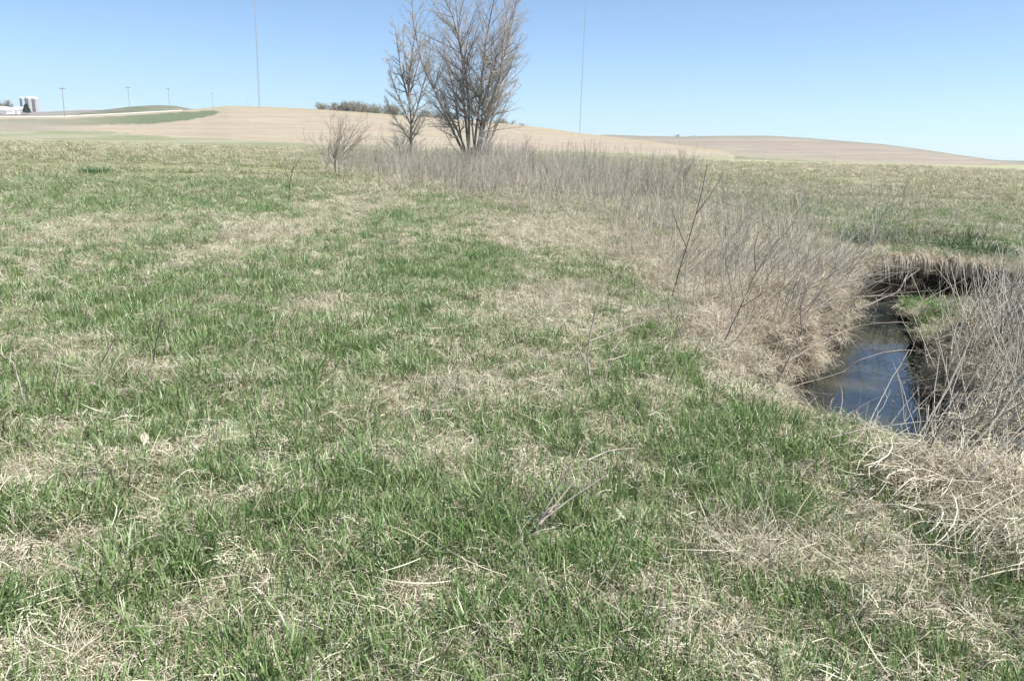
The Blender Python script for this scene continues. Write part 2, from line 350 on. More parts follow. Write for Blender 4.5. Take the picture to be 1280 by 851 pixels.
# ---- hills: sheets that rise out of the meadow. Ridges are given in picture points and carried out to a real distance
def interp_px(pts, xq): p_ = np.array(pts, float); return np.interp(xq, p_[:, 0], p_[:, 1])
def hill(name, label, ridge, R0, R1, x0, x1, colf, n=500, m=90, R2=None, e0=None, back=.06):
    px = np.linspace(x0, x1, n); ry = interp_px(ridge, px)
    for _ in range(3): ry[1:-1] = (ry[:-2] + 2 * ry[1:-1] + ry[2:]) / 4
    az = az_of(px, ry); te1 = tan_el(px, ry)
    tt = np.linspace(0, 1, m)
    r0 = R0(px) if callable(R0) else np.full(n, R0); r1 = R1(px) if callable(R1) else np.full(n, R1)
    rad = r0[None] + (r1 - r0)[None] * tt[:, None]
    te0 = (-EYE - .8) / r0
    tel = te0[None] + (te1 - te0)[None] * (1 - (1 - tt[:, None]) ** 1.5)
    tel = np.minimum(tel, te1[None])
    zz = EYE + rad * tel
    zz = zz + (N1.fbm(rad * np.sin(az), rad * np.cos(az), .02, 3) - .5) * 1.2 * np.sin(np.pi * tt[:, None]) * (r1 / 500)
    # the far side falls away
    k = 14; rb = r1[None] * (1 + np.linspace(.03, .6, k)[:, None]); zb = zz[-1][None] - (rb - r1[None]) * back
    rad = np.concatenate([rad, rb]); zz = np.concatenate([zz, zb])
    azz = np.broadcast_to(az, rad.shape); xx = rad * np.sin(azz); yy = rad * np.cos(azz)
    # picture height of each vertex for the land use boundaries
    d = np.stack([xx, yy, zz - EYE], -1); w_ = d @ f_; py = 425.5 - (d @ u_) / w_ * F; pxx = 640 + (d @ r_) / w_ * F
    py[m:] = ry[None]
    col = colf(pxx, py, rad, xx, yy)
    I = np.arange(rad.size).reshape(rad.shape)
    q = np.stack([I[:-1, :-1], I[:-1, 1:], I[1:, 1:], I[1:, :-1]], -1).reshape(-1, 4)
    o = mesh_obj(name, np.stack([xx, yy, zz], -1).reshape(-1, 3), q, M_field, smooth=True, attrs={'col': col.reshape(-1, 3)})
    tag(o, label, kind='structure')
    def top(px_):     # point of the ridge
        y_ = np.interp(px_, px, ry); d_ = ray(px_, y_); L = np.hypot(d_[0], d_[1]); rr_ = float(np.interp(px_, px, r1)); return d_ / L * rr_ + np.array([0, 0, EYE])
    return top
def lerp(a, b, t): return a + (b - a) * t[..., None]
TAN, PINK, GRN, OLV, GRY = map(np.array, [(.305, .262, .188), (.30, .238, .186), (.125, .15, .085), (.145, .145, .09), (.21, .20, .165)])
def col_stubble(px, py, r, x, y):
    band = N2(py * .9, px * .004, 1.0) * .6 + N3(py * 2.3, px * .01, 1.0) * .4
    c = lerp(np.broadcast_to(TAN * 1.06, px.shape + (3,)), PINK * 1.02, sm(.35, .75, band))
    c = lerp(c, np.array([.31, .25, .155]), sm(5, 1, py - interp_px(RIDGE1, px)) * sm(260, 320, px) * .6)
    # green wedge on the left flank
    lo = interp_px([(0, 152), (90, 157), (180, 155), (230, 151), (262, 145), (278, 140)], px); hi = interp_px([(0, 149.5), (80, 149), (160, 145), (225, 140.5), (262, 138.5), (278, 139.5)], px)
    wob = (N1(px, py, .15) - .5) * 2
    g = sm(-.6, .6, lo - py + wob) * sm(-.6, .6, py - hi + wob * .5) * sm(280, 272, px)
    c = lerp(c, GRN * 1.0, g * np.clip(.55 + .45 * sm(60, 200, px), 0, 1))
    c = lerp(c, GRY, sm(130, 30, px) * sm(148, 152, py) * .6)
    # meadow grass at the foot
    foot = interp_px([(-100, 163), (0, 163), (110, 163.5), (200, 170), (300, 175), (400, 180), (560, 186), (640, 188), (800, 192), (1000, 200)], px)
    gr = sm(-.8, .8, py - foot + (N3(px, py, .12) - .5) * 2.2)
    mc = lerp(np.broadcast_to(np.array([.21, .215, .13]), px.shape + (3,)), np.array([.27, .255, .175]), sm(.35, .7, N4(px * .012, py * .35, 1.0)))
    return lerp(c, mc, gr)
RIDGE1 = [(-400, 150), (-100, 147.5), (0, 146.5), (80, 146), (160, 142), (225, 138.5), (250, 136), (285, 132.5), (340, 134), (400, 137), (480, 142.5), (560, 149), (640, 155.5), (680, 160), (720, 166), (800, 175.5), (860, 183), (940, 193), (1020, 200), (1060, 206)]
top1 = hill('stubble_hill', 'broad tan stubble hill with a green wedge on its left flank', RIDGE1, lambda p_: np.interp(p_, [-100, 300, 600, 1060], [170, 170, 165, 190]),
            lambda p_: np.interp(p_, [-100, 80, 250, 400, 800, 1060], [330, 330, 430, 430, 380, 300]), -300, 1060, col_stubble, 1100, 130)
def col_plain(c, c2, s=.05):
    def fn(px, py, r, x, y): return lerp(np.broadcast_to(np.array(c), px.shape + (3,)), np.array(c2), sm(.35, .7, N2(py * .8, px * s, 1.0)))
    return fn
hill('grassy_knoll', 'grey green knoll behind the gravel road', [(70, 150), (100, 141.5), (130, 137.5), (160, 134), (185, 132), (200, 131.5), (220, 132.8), (240, 136.5), (270, 138), (330, 150)], 560, 680, 70, 330, col_plain((.14, .145, .10), (.185, .175, .13)), 200, 30)
hill('distant_field', 'pale distant fields behind the farm', [(-400, 146), (-100, 142), (0, 140.8), (60, 139.8), (110, 137.6), (150, 138), (300, 140), (500, 150)], 760, 1000, -350, 480, col_plain((.24, .20, .18), (.22, .215, .175)), 300, 30, )
def col_plow(px, py, r, x, y):
    c = lerp(np.broadcast_to(np.array([.255, .21, .168]), px.shape + (3,)), np.array([.285, .245, .195]), sm(.3, .75, N2(py * .8, px * .01, 1.0)))
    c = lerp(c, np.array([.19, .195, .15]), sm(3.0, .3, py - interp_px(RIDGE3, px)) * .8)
    edge = interp_px([(760, 188), (800, 183), (850, 188), (950, 197), (1050, 203), (1160, 209), (1320, 214)], px)
    # a pale grass line, then the meadow
    c = lerp(c, np.array([.28, .25, .18]), sm(-6, -3.5, py - edge) * .7)
    gr = sm(-.8, .8, py - edge - 1 + (N3(px, py, .12) - .5) * 2)
    return lerp(c, np.array([.20, .20, .125]), gr)
RIDGE3 = [(690, 172), (760, 168.5), (800, 170), (850, 171), (900, 170), (960, 169.8), (1000, 172), (1050, 176), (1100, 180), (1150, 186.5), (1200, 194), (1240, 199.5), (1290, 204), (1400, 206)]
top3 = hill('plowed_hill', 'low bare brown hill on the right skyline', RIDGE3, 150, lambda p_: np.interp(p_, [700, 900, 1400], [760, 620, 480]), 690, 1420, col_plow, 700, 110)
hill('far_ridge', 'faint far ridge at the right edge', [(600, 176), (760, 175), (900, 185), (1100, 196), (1200, 199), (1280, 201.3), (1420, 204)], 1200, 1900, 600, 1420, col_plain((.15, .17, .15), (.18, .18, .16)), 100, 20)

# ------------------------------------------------------------------ strips (blades) and tubes (stems)
def strips(P, W, S):
    """P (n,m,3) centre lines, W (n,m) widths, S (n,3) side direction -> verts, quads, tip"""
    n, m_, _ = P.shape
    off = S[:, None, :] * W[..., None] * .5
    V = np.stack([P - off, P + off], 2).reshape(-1, 3)
    base = np.arange(n)[:, None] * (2 * m_) + np.arange(m_ - 1)[None] * 2
    Q = np.stack([base, base + 1, base + 3, base + 2], -1).reshape(-1, 4)
    tip = np.broadcast_to(np.linspace(0, 1, m_)[None, :, None], (n, m_, 2)).reshape(-1)
    return V, Q, tip
def tubes(P, Rr, k=3):
    """P (n,m,3), Rr (n,m) -> k sided tubes"""
    n, m_, _ = P.shape
    T = np.gradient(P, axis=1); T /= np.linalg.norm(T, axis=-1, keepdims=True) + 1e-9
    ref = np.where(np.abs(T[..., 2:3]) > .9, np.array([1.0, 0, 0]), np.array([0, 0, 1.0]))
    A = np.cross(T, ref); A /= np.linalg.norm(A, axis=-1, keepdims=True) + 1e-9; B = np.cross(T, A)
    ang = np.arange(k) * 2 * np.pi / k
    V = P[:, :, None] + Rr[:, :, None, None] * (A[:, :, None] * np.cos(ang)[None, None, :, None] + B[:, :, None] * np.sin(ang)[None, None, :, None])
    i = np.arange(n)[:, None, None] * (m_ * k) + np.arange(m_ - 1)[None, :, None] * k; j = np.arange(k)[None, None]; j2 = (j + 1) % k
    Q = np.stack([i + j, i + j2, i + k + j2, i + k + j], -1).reshape(-1, 4)
    tip = np.broadcast_to(np.linspace(0, 1, m_)[None, :, None], (n, m_, k)).reshape(-1)
    return V.reshape(-1, 3), Q, tip
def merge(parts):
    V, Q, A = [], [], []; o = 0
    for v, q, *a in parts: V.append(v); Q.append(q + o); A.append(a); o += len(v)
    return np.concatenate(V), np.concatenate(Q), [np.concatenate([a[k] for a in A]) for k in range(len(A[0]))]
def blades(g, n, hmin, hmax, wmin, wmax, spread, lean, curl, m_=5, droop=0.0, zoff=-.015, tw=None):
    az = g.random(n) * 2 * np.pi; rr_ = spread * np.sqrt(g.random(n)); a2 = az + g.normal(0, .9, n)
    root = np.stack([rr_ * np.cos(az), rr_ * np.sin(az), np.full(n, zoff)], 1)
    L = hmin + (hmax - hmin) * g.random(n) ** 1.3; th = np.clip(np.abs(g.normal(lean, lean * .6, n)), 0, 1.5); cu = g.normal(curl, curl * .5 + .05, n) + droop
    s = np.linspace(0, 1, m_)[None]; ang = th[:, None] + cu[:, None] * s * 1.2
    ds = L[:, None] / (m_ - 1)
    hx = np.cumsum(np.sin(ang), 1) - np.sin(ang[:, :1]); hz = np.cumsum(np.cos(ang), 1) - np.cos(ang[:, :1])
    h = hx * ds; z = hz * ds
    P = root[:, None] + np.stack([h * np.cos(a2)[:, None], h * np.sin(a2)[:, None], z], -1)
    wd = wmin + (wmax - wmin) * g.random(n)
    prof = np.array([.75, 1, .95, .7, .08]) if m_ == 5 else np.interp(np.linspace(0, 1, m_), [0, .3, .7, 1], [.8, 1, .75, .1])
    W = wd[:, None] * prof[None]
    sd = a2 + np.pi / 2 + g.normal(0, .7, n); S = np.stack([np.cos(sd), np.sin(sd), g.normal(0, .25, n)], 1)
    V, Q, tip = strips(P, W, S)
    sh = np.repeat(np.clip(g.beta(1.6, 1.9, n), 0, 1), 2 * m_)
    return V, Q, sh, tip
def litter(g, n, spread, lmin, lmax, wmin, wmax, hmax, m_=6, direction=None, bend=.9):
    c = np.stack([g.normal(0, spread * .55, n), g.normal(0, spread * .55, n)], 1)
    a = g.random(n) * 2 * np.pi if direction is None else direction + g.normal(0, .55, n)
    L = lmin + (lmax - lmin) * g.random(n); s = np.linspace(-.5, .5, m_)[None]
    cur = g.normal(0, bend, n)[:, None]; aa = a[:, None] + cur * s * 2
    ds = L[:, None] / (m_ - 1); x = c[:, :1] + np.cumsum(np.cos(aa) * ds, 1); y = c[:, 1:] + np.cumsum(np.sin(aa) * ds, 1)
    x -= (x[:, m_ // 2] - c[:, 0])[:, None]; y -= (y[:, m_ // 2] - c[:, 1])[:, None]
    z0 = g.random(n) ** 1.5 * hmax; z = z0[:, None] + .004 + np.abs(g.normal(0, hmax * .28, n))[:, None] * np.cos(s * np.pi * (1 + g.random(n)[:, None])) + g.normal(0, hmax * .5, n)[:, None] * s * 2
    P = np.stack([x, y, z], -1); W = (wmin + (wmax - wmin) * g.random(n))[:, None] * np.array([.4, .9, 1, 1, .8, .3])[None] if m_ == 6 else None
    sd = a + np.pi / 2; S = np.stack([np.cos(sd), np.sin(sd), g.normal(0, .6, n)], 1); S /= np.linalg.norm(S, axis=1, keepdims=True)
    V, Q, tip = strips(P, W, S); sh = np.repeat(g.beta(1.7, 1.5, n), 2 * m_)
    return V, Q, sh, np.full(len(V), 1.0)
def stalk_paths(g, n, spread, hmin, hmax, rad, leanx=(0, .12), leany=(0, .12), branches=5, blen=.25):
    out = []
    m_ = 7
    root = g.normal(0, spread * .5, (n, 2)); H = hmin + (hmax - hmin) * g.random(n)
    lx = g.normal(leanx[0], leanx[1], n); ly = g.normal(leany[0], leany[1], n); cx = g.normal(0, .10, n); cy = g.normal(0, .10, n)
    s = np.linspace(0, 1, m_)
    P = np.stack([root[:, :1] + H[:, None] * (lx[:, None] * s + cx[:, None] * s ** 2), root[:, 1:] + H[:, None] * (ly[:, None] * s + cy[:, None] * s ** 2), H[:, None] * s * (1 - .5 * (lx ** 2 + ly ** 2))[:, None] - .02], -1)
    P[:, 1:-1, :2] += g.normal(0, .006, (n, m_ - 2, 2))
    Rr = rad * (1 - .65 * s)[None] * (0.7 + .6 * g.random(n))[:, None]
    v, q, tp = tubes(P, Rr); sh = np.repeat(g.beta(1.5, 1.5, n), m_ * 3); out.append((v, q, sh, tp * .6 + .4))
    if branches:
        k = n * branches; i = np.repeat(np.arange(n), branches); u = .45 + .52 * g.random(k); f = u * (m_ - 1); a = f.astype(int); b_ = np.minimum(a + 1, m_ - 1); fr = (f - a)[:, None]
        o = P[i, a] * (1 - fr) + P[i, b_] * fr; az = g.random(k) * 2 * np.pi; el = g.uniform(.5, 1.15, k); L = blen * H[i] * (.4 + .8 * g.random(k)) * (1.35 - u)
        D = np.stack([np.cos(az) * np.cos(el), np.sin(az) * np.cos(el), np.sin(el)], 1) + np.stack([lx[i], ly[i], 0 * lx[i]], 1)
        s2 = np.linspace(0, 1, 4); P2 = o[:, None] + D[:, None] * (L[:, None] * s2)[..., None]; P2[..., 2] += (L[:, None] * s2 ** 2) * .15
        R2 = rad * .5 * (1 - .7 * s2)[None] * np.ones((k, 1)); v, q, tp = tubes(P2, R2); out.append((v, q, np.repeat(g.beta(1.5, 1.5, k), 12), tp * .3 + .7))
    return out

# ------------------------------------------------------------------ scattering of ground cover
def proto_collection(name, builders, mat):
    col = bpy.data.collections.new(name)       # not linked to the scene: only a source for the ground cover below
    for k, parts in enumerate(builders):
        V, Q, (sh, tp) = merge(parts)
        o = mesh_obj(name + '_clump', V, Q, None, attrs={'shade': sh, 'tip': tp})
        o.data.materials.append(mat); C.objects.unlink(o); col.objects.link(o)
    return col
def scatter(name, label, P, rot, scl, idx, col, kind='stuff'):
    me = bpy.data.meshes.new(name); n = len(P)
    me.vertices.add(n); me.vertices.foreach_set('co', P.astype(np.float32).ravel())
    a = me.attributes.new('rot', 'FLOAT_VECTOR', 'POINT'); a.data.foreach_set('vector', rot.astype(np.float32).ravel())
    a = me.attributes.new('scl', 'FLOAT_VECTOR', 'POINT'); a.data.foreach_set('vector', scl.astype(np.float32).ravel())
    a = me.attributes.new('idx', 'INT', 'POINT'); a.data.foreach_set('value', idx.astype(np.int32))
    o = bpy.data.objects.new(name, me); C.objects.link(o)
    ng = bpy.data.node_groups.new(name, 'GeometryNodeTree')
    ng.interface.new_socket('Geometry', in_out='INPUT', socket_type='NodeSocketGeometry'); ng.interface.new_socket('Geometry', in_out='OUTPUT', socket_type='NodeSocketGeometry')
    N = ng.nodes; L = ng.links
    gi = N.new('NodeGroupInput'); go = N.new('NodeGroupOutput'); ip = N.new('GeometryNodeInstanceOnPoints'); ci = N.new('GeometryNodeCollectionInfo')
    ci.inputs[0].default_value = col; ci.inputs['Separate Children'].default_value = True; ci.inputs['Reset Children'].default_value = True
    def at_(nm, ty):
        k = N.new('GeometryNodeInputNamedAttribute'); k.data_type = ty; k.inputs['Name'].default_value = nm; return k.outputs['Attribute']
    L.new(gi.outputs[0], ip.inputs['Points']); L.new(ci.outputs[0], ip.inputs['Instance']); ip.inputs['Pick Instance'].default_value = True
    L.new(at_('idx', 'INT'), ip.inputs['Instance Index'])
    er = N.new('FunctionNodeEulerToRotation'); L.new(at_('rot', 'FLOAT_VECTOR'), er.inputs[0]); L.new(er.outputs[0], ip.inputs['Rotation'])
    L.new(at_('scl', 'FLOAT_VECTOR'), ip.inputs['Scale']); L.new(ip.outputs[0], go.inputs[0])
    md = o.modifiers.new('scatter', 'NODES'); md.node_group = ng
    tag(o, label, kind=kind); return o
AZL, AZH = R(-42), R(42)
def sample_sector(n, r0_, r1_, power, azl=AZL, azh=AZH):
    """density over the ground falls like r**-power"""
    e = 2 - power; u = rng.random(n)
    r = (r0_ ** e + u * (r1_ ** e - r0_ ** e)) ** (1 / e) if abs(e) > 1e-6 else r0_ * (r1_ / r0_) ** u
    a = azl + rng.random(n) * (azh - azl); return r * np.sin(a), r * np.cos(a), r
def sector_count(dens0, rn, r0_, r1_, power):      # dens0 per m2 at distance rn
    e = 2 - power; I = (r1_ ** e - r0_ ** e) / e if abs(e) > 1e-6 else math.log(r1_ / r0_)
    return int(dens0 * rn ** power * I * (AZH - AZL))
def lod(r): return np.clip(.8 + r * .028, .85, 4.5)
def place(name, label, x, y, z, s, col, nproto, tilt=.12, sxy=None, lean=None, rz=None):
    n = len(x); rot = np.stack([rng.normal(0, tilt, n), rng.normal(0, tilt, n), rng.random(n) * 6.283 if rz is None else rz], 1)
    sx = s if sxy is None else sxy
    return scatter(name, label, np.stack([x, y, z], 1), rot, np.stack([sx, sx, s], 1), rng.integers(0, nproto, n), col)

g = np.random.default_rng(3)
K = 9
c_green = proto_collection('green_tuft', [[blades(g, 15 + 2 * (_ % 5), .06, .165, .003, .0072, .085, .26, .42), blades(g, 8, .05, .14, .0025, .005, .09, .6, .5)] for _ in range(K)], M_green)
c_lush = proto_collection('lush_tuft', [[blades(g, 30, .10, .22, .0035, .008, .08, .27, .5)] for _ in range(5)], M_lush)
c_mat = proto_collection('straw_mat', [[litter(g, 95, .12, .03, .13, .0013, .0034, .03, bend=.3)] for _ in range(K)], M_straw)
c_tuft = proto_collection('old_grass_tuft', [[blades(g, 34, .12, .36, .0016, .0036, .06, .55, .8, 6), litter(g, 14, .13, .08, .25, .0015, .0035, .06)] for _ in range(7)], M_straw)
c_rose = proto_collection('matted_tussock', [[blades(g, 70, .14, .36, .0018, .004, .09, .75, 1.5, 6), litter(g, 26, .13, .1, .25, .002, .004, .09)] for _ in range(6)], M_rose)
c_stalk = proto_collection('weed_stalk', [stalk_paths(g, 3, .12, .5, 1.05, .0050, (0, .17), (0, .17), branches=6) for _ in range(8)], M_grey)
c_lean = proto_collection('leaning_stalk', [stalk_paths(g, 4, .18, .4, 1.1, .0056, (.7, .35), (.05, .3), branches=2, blen=.22) for _ in range(7)], M_grey)
c_fstalk = proto_collection('far_weed_stalk', [stalk_paths(g, 9, .5, .6, 1.15, .006, branches=3) for _ in range(6)], M_grey)
c_fgreen = proto_collection('far_green_tuft', [[blades(g, 26, .06, .15, .006, .012, .14, .35, .4, 4)] for _ in range(5)], M_olive)
c_fstraw = proto_collection('far_straw_tuft', [[blades(g, 24, .07, .22, .005, .010, .14, .5, .8, 4), litter(g, 10, .14, .1, .25, .004, .008, .04)] for _ in range(5)], M_straw)

def wet(x, y, z): return z < -.575
# --- green blades
n = sector_count(165, 6, .9, 34, 1.0); x, y, r = sample_sector(n, .9, 34, 1.0); s_ = straw_mask(x, y); z = height(x, y)
cl = N1.fbm(x, y, 5.0, 2)
keep = (rng.random(n) < np.clip(1.14 - s_ * .76, .30, 1) * sm(.22, .6, cl + .22 * (1 - s_))) & ~wet(x, y, z) & ~((z < -.3) & (rng.random(n) < .8))
x, y, z, r, s_ = x[keep], y[keep], z[keep], r[keep], s_[keep]
sc_ = lod(r) * (.75 + .5 * rng.random(len(x))) * (1.12 - .45 * s_)
place('green_grass', 'short fresh green grass growing through the old litter', x, y, z, sc_ * np.clip(1.1 - r * .012, .6, 1), c_green, K, .15, sc_)
# --- lush tufts: LUSH spots, bench in the creek
n = sector_count(60, 6, 1.2, 22, 1.0); x, y, r = sample_sector(n, 1.2, 22, 1.0); z = height(x, y)
l = sum(b[4] * blob(x, y, *b[:4]) for b in LUSH) * .8 + .9 * np.exp(-(((x - 5.75) / 1.1) ** 2 + ((y - 10.5) / 1.5) ** 2)) * 7 * (z < -.2) + 1.0 * np.exp(-(((x - 2.0) / .6) ** 2 + ((y - 4.7) / .5) ** 2))
keep = (rng.random(n) < l * .34 * sm(.35, .62, N2.fbm(x, y, 3, 2) + .04) + .012) & ~wet(x, y, z)
x, y, z, r = x[keep], y[keep], z[keep], r[keep]; sc_ = lod(r) * (.7 + .45 * rng.random(len(x)))
place('lush_grass', 'taller deep green grass tufts beside the creek', x, y, z, sc_, c_lush, 5, .15)
# --- straw mat
n = sector_count(150, 6, .9, 34, 1.0); x, y, r = sample_sector(n, .9, 34, 1.0); s_ = straw_mask(x, y); z = height(x, y)
keep = (rng.random(n) < .22 + .85 * s_) & ~wet(x, y, z); x, y, z, r = x[keep], y[keep], z[keep], r[keep]
place('dead_grass', 'pale flattened dead grass covering the ground', x, y, z, lod(r) * (.8 + .6 * rng.random(len(x))), c_mat, K, .2)
# --- standing / drooping old grass
n = sector_count(60, 6, 1.0, 40, 1.0); x, y, r = sample_sector(n, 1.0, 40, 1.0); s_ = straw_mask(x, y); z = height(x, y)
keep = (rng.random(n) < .03 + .95 * sm(.72, 1.0, s_) * sm(.3, .62, N3.fbm(x, y, 2.2, 2) + .12) + .95 * weed_mask(x, y)) & ~wet(x, y, z) & (r > 2.1)
x, y, z, r = x[keep], y[keep], z[keep], r[keep]
place('old_grass', 'drooping straw coloured old grass in loose tussocks', x, y, z, lod(r) * (.4 + .9 * rng.random(len(x)) ** 1.6), c_tuft, 7, .25)
# --- heavy matted tussocks on the creek banks and in the weed belt
n = 16000; x = rng.uniform(1.6, 11, n); y = rng.uniform(3.2, 16, n); z = height(x, y); r = np.hypot(x, y); d, hw, dep, bw = creek_info(x, y)
left_pile = np.exp(-(((x - 2.9) / .8) ** 2 + ((y - 8.3) / 1.7) ** 2)) * 1.1
pr = np.clip(left_pile + .6 * rbank_mask(x, y) + .35 * weed_mask(x, y) + .8 * (d - hw < 1.0) * (y > 4.4) * (z > -.45), 0, 1.6) * .5
bench = np.hypot((x - 6.0) / 1.5, (y - 10.8) / 1.8) < 1
bench = bench | (np.hypot((x - 5.2) / 1.2, (y - 9.4) / 1.3) < 1)
keep = (rng.random(n) < pr) & (z > -.54) & ~(bench & (z < -.15) & (rng.random(n) < .95)) & ~((y < 6.9) & (x < 2.95)) & ~((y > 12.75) & (x > 4.8) & (rng.random(n) < .85)); x, y, z, r = x[keep], y[keep], z[keep], r[keep]
place('matted_grass', 'brownish matted grass hanging over the creek banks', x, y, z, .6 + .6 * rng.random(len(x)), c_rose, 6, .35)
TUS = [(310, 300, .35, 60), (285, 318, .2, 26), (330, 292, .2, 24), (400, 392, .2, 22), (690, 372, .35, 46), (668, 398, .22, 24), (735, 362, .3, 30), (440, 268, .5, 44), (500, 252, .6, 46), (130, 290, .5, 44), (40, 300, .5, 44),
       (640, 296, .45, 44), (720, 305, .45, 50), (775, 325, .35, 34), (560, 490, .16, 14), (280, 388, .16, 16), (940, 696, .16, 20), (130, 470, .2, 20), (20, 600, .16, 20), (800, 350, .35, 30), (590, 262, .7, 50), (680, 262, .7, 50)]
px0 = []; 
for a_, b_, sp_, n_ in TUS:
    cx, cy = at(a_, b_); px0.append(np.stack([cx + rng.normal(0, sp_, n_), cy + rng.normal(0, sp_ * .8, n_)], 1))
px0 = np.concatenate(px0); z = height(px0[:, 0], px0[:, 1])
place('dead_tussocks', 'raised tussocks of bleached grass standing out of the green', px0[:, 0], px0[:, 1], z, .55 + .6 * rng.random(len(px0)), c_tuft, 7, .3)
n = 1500; x = rng.normal(3.0, .7, n); y = rng.normal(3.95, .7, n); z = height(x, y); kf = (np.hypot(x, y) > 2.4) & (z > -.2) & (x > 2.0 + .15 * (N2(x, y, 2) - .5)) & (y < 2.0 + .95 * x) & (rng.random(n) < sm(.3, .6, N1.fbm(x, y, 2.5, 2))); x, y, z = x[kf], y[kf], z[kf]
place('fallen_straw', 'pale flattened straw tangled on the near right bank', x, y, z, .6 + .7 * rng.random(len(x)), proto_collection('fallen_straw', [[litter(g, 70, .2, .10, .36, .0016, .0042, .07, direction=.8, bend=.6), litter(g, 24, .2, .10, .34, .0016, .004, .09), blades(g, 10, .05, .16, .002, .005, .2, .4, .6, 6)] for _ in range(6)], M_straw), 6, .35, rz=rng.normal(0, .5, len(x)))
# --- weed belt stalks
n = 30000; x, y, r = sample_sector(n, 5.5, 80, .9); wm = weed_mask(x, y); z = height(x, y)
keep = (rng.random(n) < wm * np.where(r < 16, .32, .55) * sm(.25, .6, N2.fbm(x, y, .8, 2)) * sm(.2, .6, N1.fbm(x, y, .25, 2))) & (z > -.15); x, y, z, r = x[keep], y[keep], z[keep], r[keep]
nr = r < 24; hs = (.45 + .75 * rng.random(len(x)) ** 1.3) * (.7 + .7 * N3.fbm(x, y, .35, 2)) * np.where(r < 12, 1.0, 1.35)
place('weed_stalks', 'thicket of dry grey weed stalks along the creek line', x[nr], y[nr], z[nr], hs[nr], c_stalk, 8, .16, hs[nr])
place('distant_weed_stalks', 'grey band of tall dry weeds around the two trees', x[~nr], y[~nr], z[~nr], hs[~nr] * 1.05, c_fstalk, 6, .1, 1.0 + r[~nr] * .008)
# thinner ones over the right hand meadow edge
n = 2600; x = rng.uniform(2.2, 22, n); y = rng.uniform(7, 40, n); z = height(x, y); keep = (rng.random(n) < .5 * np.exp(-((x - (3.5 + .28 * y)) / (1.8 + .08 * y)) ** 2)) & (z > -.1)
x, y, z = x[keep], y[keep], z[keep]; place('meadow_stalks', 'scattered thin dry stalks right of the weed thicket', x, y, z, .45 + .5 * rng.random(len(x)), c_stalk, 8, .2)
n = 150; x, y, r = sample_sector(n, 2.4, 14, .7); z = height(x, y); keep = z > -.1; x, y, z = x[keep], y[keep], z[keep]
place('loose_stalks', 'few thin dead stalks standing in the green grass', x, y, z, .2 + .35 * rng.random(len(x)) ** 1.5, proto_collection('thin_stalk', [stalk_paths(g, 1, .02, .5, 1.0, .006, (0, .3), (0, .3), branches=3) for _ in range(6)], M_grey), 6, .3)
# leaning stalks: right bank (steep to the right), and left of the creek
n = 11000; x = rng.uniform(1.8, 9.5, n); y = rng.uniform(3.0, 12.5, n); z = height(x, y); wm = weed_mask(x, y)
keep = (rng.random(n) < .95 * np.clip(rbank_mask(x, y) * 1.3, 0, 1) * (y < 9.9) * ~((x < 3.35) & (y > 4.9)) + .10 * wm * (y > 6.5)) & (z > -.45); x, y, z = x[keep], y[keep], z[keep]
place('leaning_stalks', 'pale dry stalks leaning over the right creek bank', x, y, z, .55 + .5 * rng.random(len(x)), c_lean, 7, .22, rz=rng.normal(0, .55, len(x)))
# --- far meadow
n = sector_count(15, 30, 24, 230, 1.35); x, y, r = sample_sector(n, 24, 230, 1.35); z = height(x, y); s_ = straw_mask(x, y)
kf = rng.random(n) < 1 - sm(90, 220, r + 60 * (N2(x * .2, y * .2, .2) - .5)); x, y, r, z, s_ = x[kf], y[kf], r[kf], z[kf], s_[kf]; n = len(x)
st = rng.random(n) < np.clip(.22 + .8 * s_ + .3 * sm(40, 120, r) + .18 * (x > 4), .1, .92); k = ~st; sc_ = np.clip(.6 + r * .018, .9, 3.4) * (.55 + .5 * rng.random(n)) * (.6 + 1.1 * sm(.35, .7, N1.fbm(x * .5, y, .45, 3)))
place('far_meadow_grass', 'grey green grass of the far meadow', x[k], y[k], z[k], sc_[k] * np.clip(1.2 - r[k] * .004, .5, 1), c_fgreen, 5, .12, sc_[k] * 1.2)
place('far_dead_grass', 'bleached grass of the far meadow', x[st], y[st], z[st], sc_[st] * np.clip(1.2 - r[st] * .004, .5, 1), c_fstraw, 5, .12, sc_[st] * 1.2)

